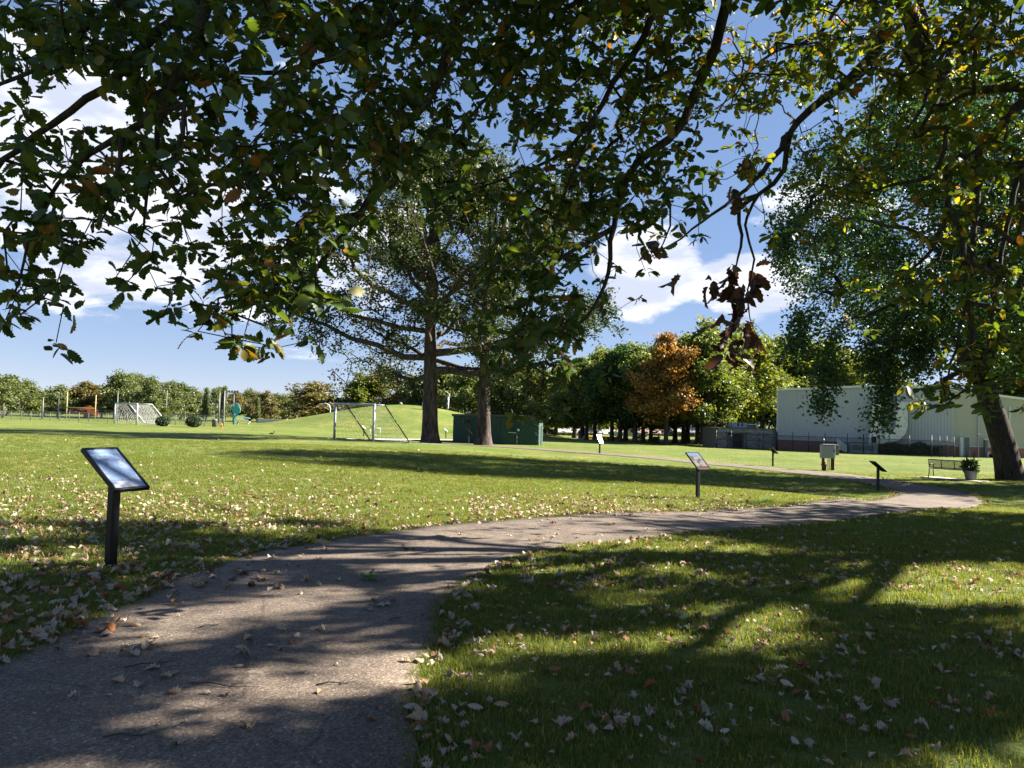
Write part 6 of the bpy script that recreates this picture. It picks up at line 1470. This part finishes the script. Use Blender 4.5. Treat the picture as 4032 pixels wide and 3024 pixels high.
# twigs on the path
for i, (x, y, L, a, lab) in enumerate([(880, 2720, .42, -.15, 'longest dark twig on the shaded path, near the bottom'), (600, 2632, .30, .5, 'bent twig lying in a sunny streak of the path'), (830, 2478, .17, .7, 'short pale twig in the middle of the path'), (1330, 2710, .25, .25, 'thin twig near the grass edge of the path'), (510, 2920, .24, .15, 'thin twig on the sunlit path at the bottom'), (1560, 2450, .14, .9, 'forked twig in the shade by the path edge'), (2290, 2112, .3, -.1, 'thin twig on the sunlit stretch beyond the weed'), (1020, 2262, .35, .1, 'twig across the far shaded part of the path')]):
    g = ground(x, y); o = link('twig', MB().tube([(-L / 2, 0, .028), (-L * .2, .012, .036), (L * .15, -.008, .030), (L / 2, .02, .034)], [.0045, .004, .0035, .002], 5).tube([(L * .1, -.006, .031), (L * .22, .05, .045)], [.003, .0015], 4).mesh('twig'), None, M_wood, (g[0], g[1], t1(g[0], g[1]))); o.rotation_euler = (0, 0, a); tag(o, lab, 'twig', 'twigs on the path')
# weed growing through the asphalt
g = ground(1458, 2292); wd = thing('weed', 'bright green weed growing through the asphalt', 'plant', (g[0], g[1], t1(g[0], g[1]) + .02)); M_weed = leaf_mat('leaf_weed', [(0, (.07, .16, .03)), (1, (.16, .26, .06))], .4)
wv, wf = oak_leaf(3, .35, .2, .17); wme = mesh_np('weed_leaf', wv, wf); wme.materials.append(M_weed)
for k in range(16):
    l = link('leaf', wme, wd); s = rl.uniform(.09, .17); l.scale = (s, s, s); l.rotation_euler = (rl.normal(0, .3), -rl.uniform(.15, .95), k * 2.4 + rl.normal(0, .2)); l.location = (rl.normal(0, .02), rl.normal(0, .02), .005)
# ------------------------------------------------------------------ grass blades
def blades(n, rad, h, w, seed):
    r = np.random.default_rng(seed); a = r.uniform(0, 6.28, n); q = rad * np.sqrt(r.uniform(0, 1, n)); bx, by = q * np.cos(a), q * np.sin(a)
    az = r.uniform(0, 6.28, n); hh = h * r.uniform(.5, 1.25, n); ln = hh * r.uniform(.15, .95, n); ww = w * r.uniform(.7, 1.3, n)
    dx, dy = np.cos(az), np.sin(az); sx, sy = -dy, dx; V = []
    for t, f in ((0, 1), (.55, .8), (1, 0)):
        for s in ((-1, 1) if t < 1 else (0,)):
            V.append(np.stack([bx + dx * ln * t * t + sx * ww / 2 * f * s, by + dy * ln * t * t + sy * ww / 2 * f * s, hh * (t - .25 * t * t * (ln / hh)) - .01 * (t == 0)], 1))
    V = np.stack(V, 1).reshape(-1, 3); o = np.arange(n)[:, None] * 5
    return V, [np.concatenate([o + np.array([[0, 1, 3, 2]])]), np.concatenate([o + np.array([[2, 3, 4]])])]
M_grass = leaf_mat('grass_blade', [(0, (.050, .084, .013)), (.5, (.098, .138, .022)), (.85, (.165, .190, .040)), (1, (.30, .26, .11))], .48, (1.65, 1.45, .6), .6, .25)
protos = bpy.data.collections.new('grass_tuft_kinds')
for k in range(4):
    V, Fs = blades(46, .10, .052, .0042, k); me = mesh_np('grass_tuft', V, Fs); me.materials.append(M_grass); ob = bpy.data.objects.new('grass_tuft', me); protos.objects.link(ob)
pts = []
def sow(n, d0, d1, size):
    d = np.sqrt(rl.uniform(d0 ** 2, d1 ** 2, n)); a = rl.uniform(-.74, .74, n); x = d * np.tan(a) * .98; y = d
    k = ~inside_path(x, y); x, y = x[k], y[k]; pts.append(np.stack([x, y, T(x, y), np.full(len(x), size) * rl.uniform(.75, 1.25, len(x))], 1))
sow(4200, 2.6, 6.5, .85); sow(9000, 6.5, 13, 1.0); sow(14000, 13, 26, 1.15); sow(9000, 26, 42, 1.3)
# tufts crowding over the path edge
for E, sg in ((EL, 1), (ER, -1)):
    i = (rl.uniform(.02, .6, 2600) * (len(E) - 1)).astype(int); dd = E[i + 1] - E[i]; nn = np.stack([-dd[:, 1], dd[:, 0]], 1) / (np.hypot(*dd.T)[:, None] + 1e-9); p = E[i] + dd * rl.uniform(size=(len(i), 1)) + nn * sg * (np.abs(rl.normal(0, .10, (len(i), 1))) - .035)
    pts.append(np.stack([p[:, 0], p[:, 1], T(p[:, 0], p[:, 1]), rl.uniform(.7, 1.1, len(i))], 1))
pts = np.concatenate(pts); gm = bpy.data.meshes.new('grass'); gm.vertices.add(len(pts)); gm.vertices.foreach_set('co', pts[:, :3].astype(np.float32).ravel())
at_ = gm.attributes.new('size', 'FLOAT', 'POINT'); at_.data.foreach_set('value', pts[:, 3].astype(np.float32))
go = link('grass', gm); tag(go, 'short mown lawn grass of the near lawn', 'grass', kind='stuff'); gm.materials.append(M_grass)
ng = bpy.data.node_groups.new('sow_grass', 'GeometryNodeTree'); ng.interface.new_socket('Geometry', in_out='INPUT', socket_type='NodeSocketGeometry'); ng.interface.new_socket('Geometry', in_out='OUTPUT', socket_type='NodeSocketGeometry')
nn = ng.nodes; gi = nn.new('NodeGroupInput'); gu = nn.new('NodeGroupOutput'); ci = nn.new('GeometryNodeCollectionInfo'); ci.inputs['Collection'].default_value = protos; ci.inputs['Separate Children'].default_value = True; ci.inputs['Reset Children'].default_value = True
ip = nn.new('GeometryNodeInstanceOnPoints'); ip.inputs['Pick Instance'].default_value = True
rv = nn.new('FunctionNodeRandomValue'); rv.data_type = 'FLOAT_VECTOR'; rv.inputs['Min'].default_value = (-.12, -.12, 0); rv.inputs['Max'].default_value = (.12, .12, 6.28)
er = nn.new('FunctionNodeEulerToRotation'); na = nn.new('GeometryNodeInputNamedAttribute'); na.data_type = 'FLOAT'; na.inputs['Name'].default_value = 'size'
lk = ng.links; lk.new(gi.outputs[0], ip.inputs['Points']); lk.new(ci.outputs[0], ip.inputs['Instance']); lk.new(rv.outputs['Value'], er.inputs[0]); lk.new(er.outputs[0], ip.inputs['Rotation']); lk.new(na.outputs['Attribute'], ip.inputs['Scale']); lk.new(ip.outputs[0], gu.inputs[0])
go.modifiers.new('sow', 'NODES').node_group = ng
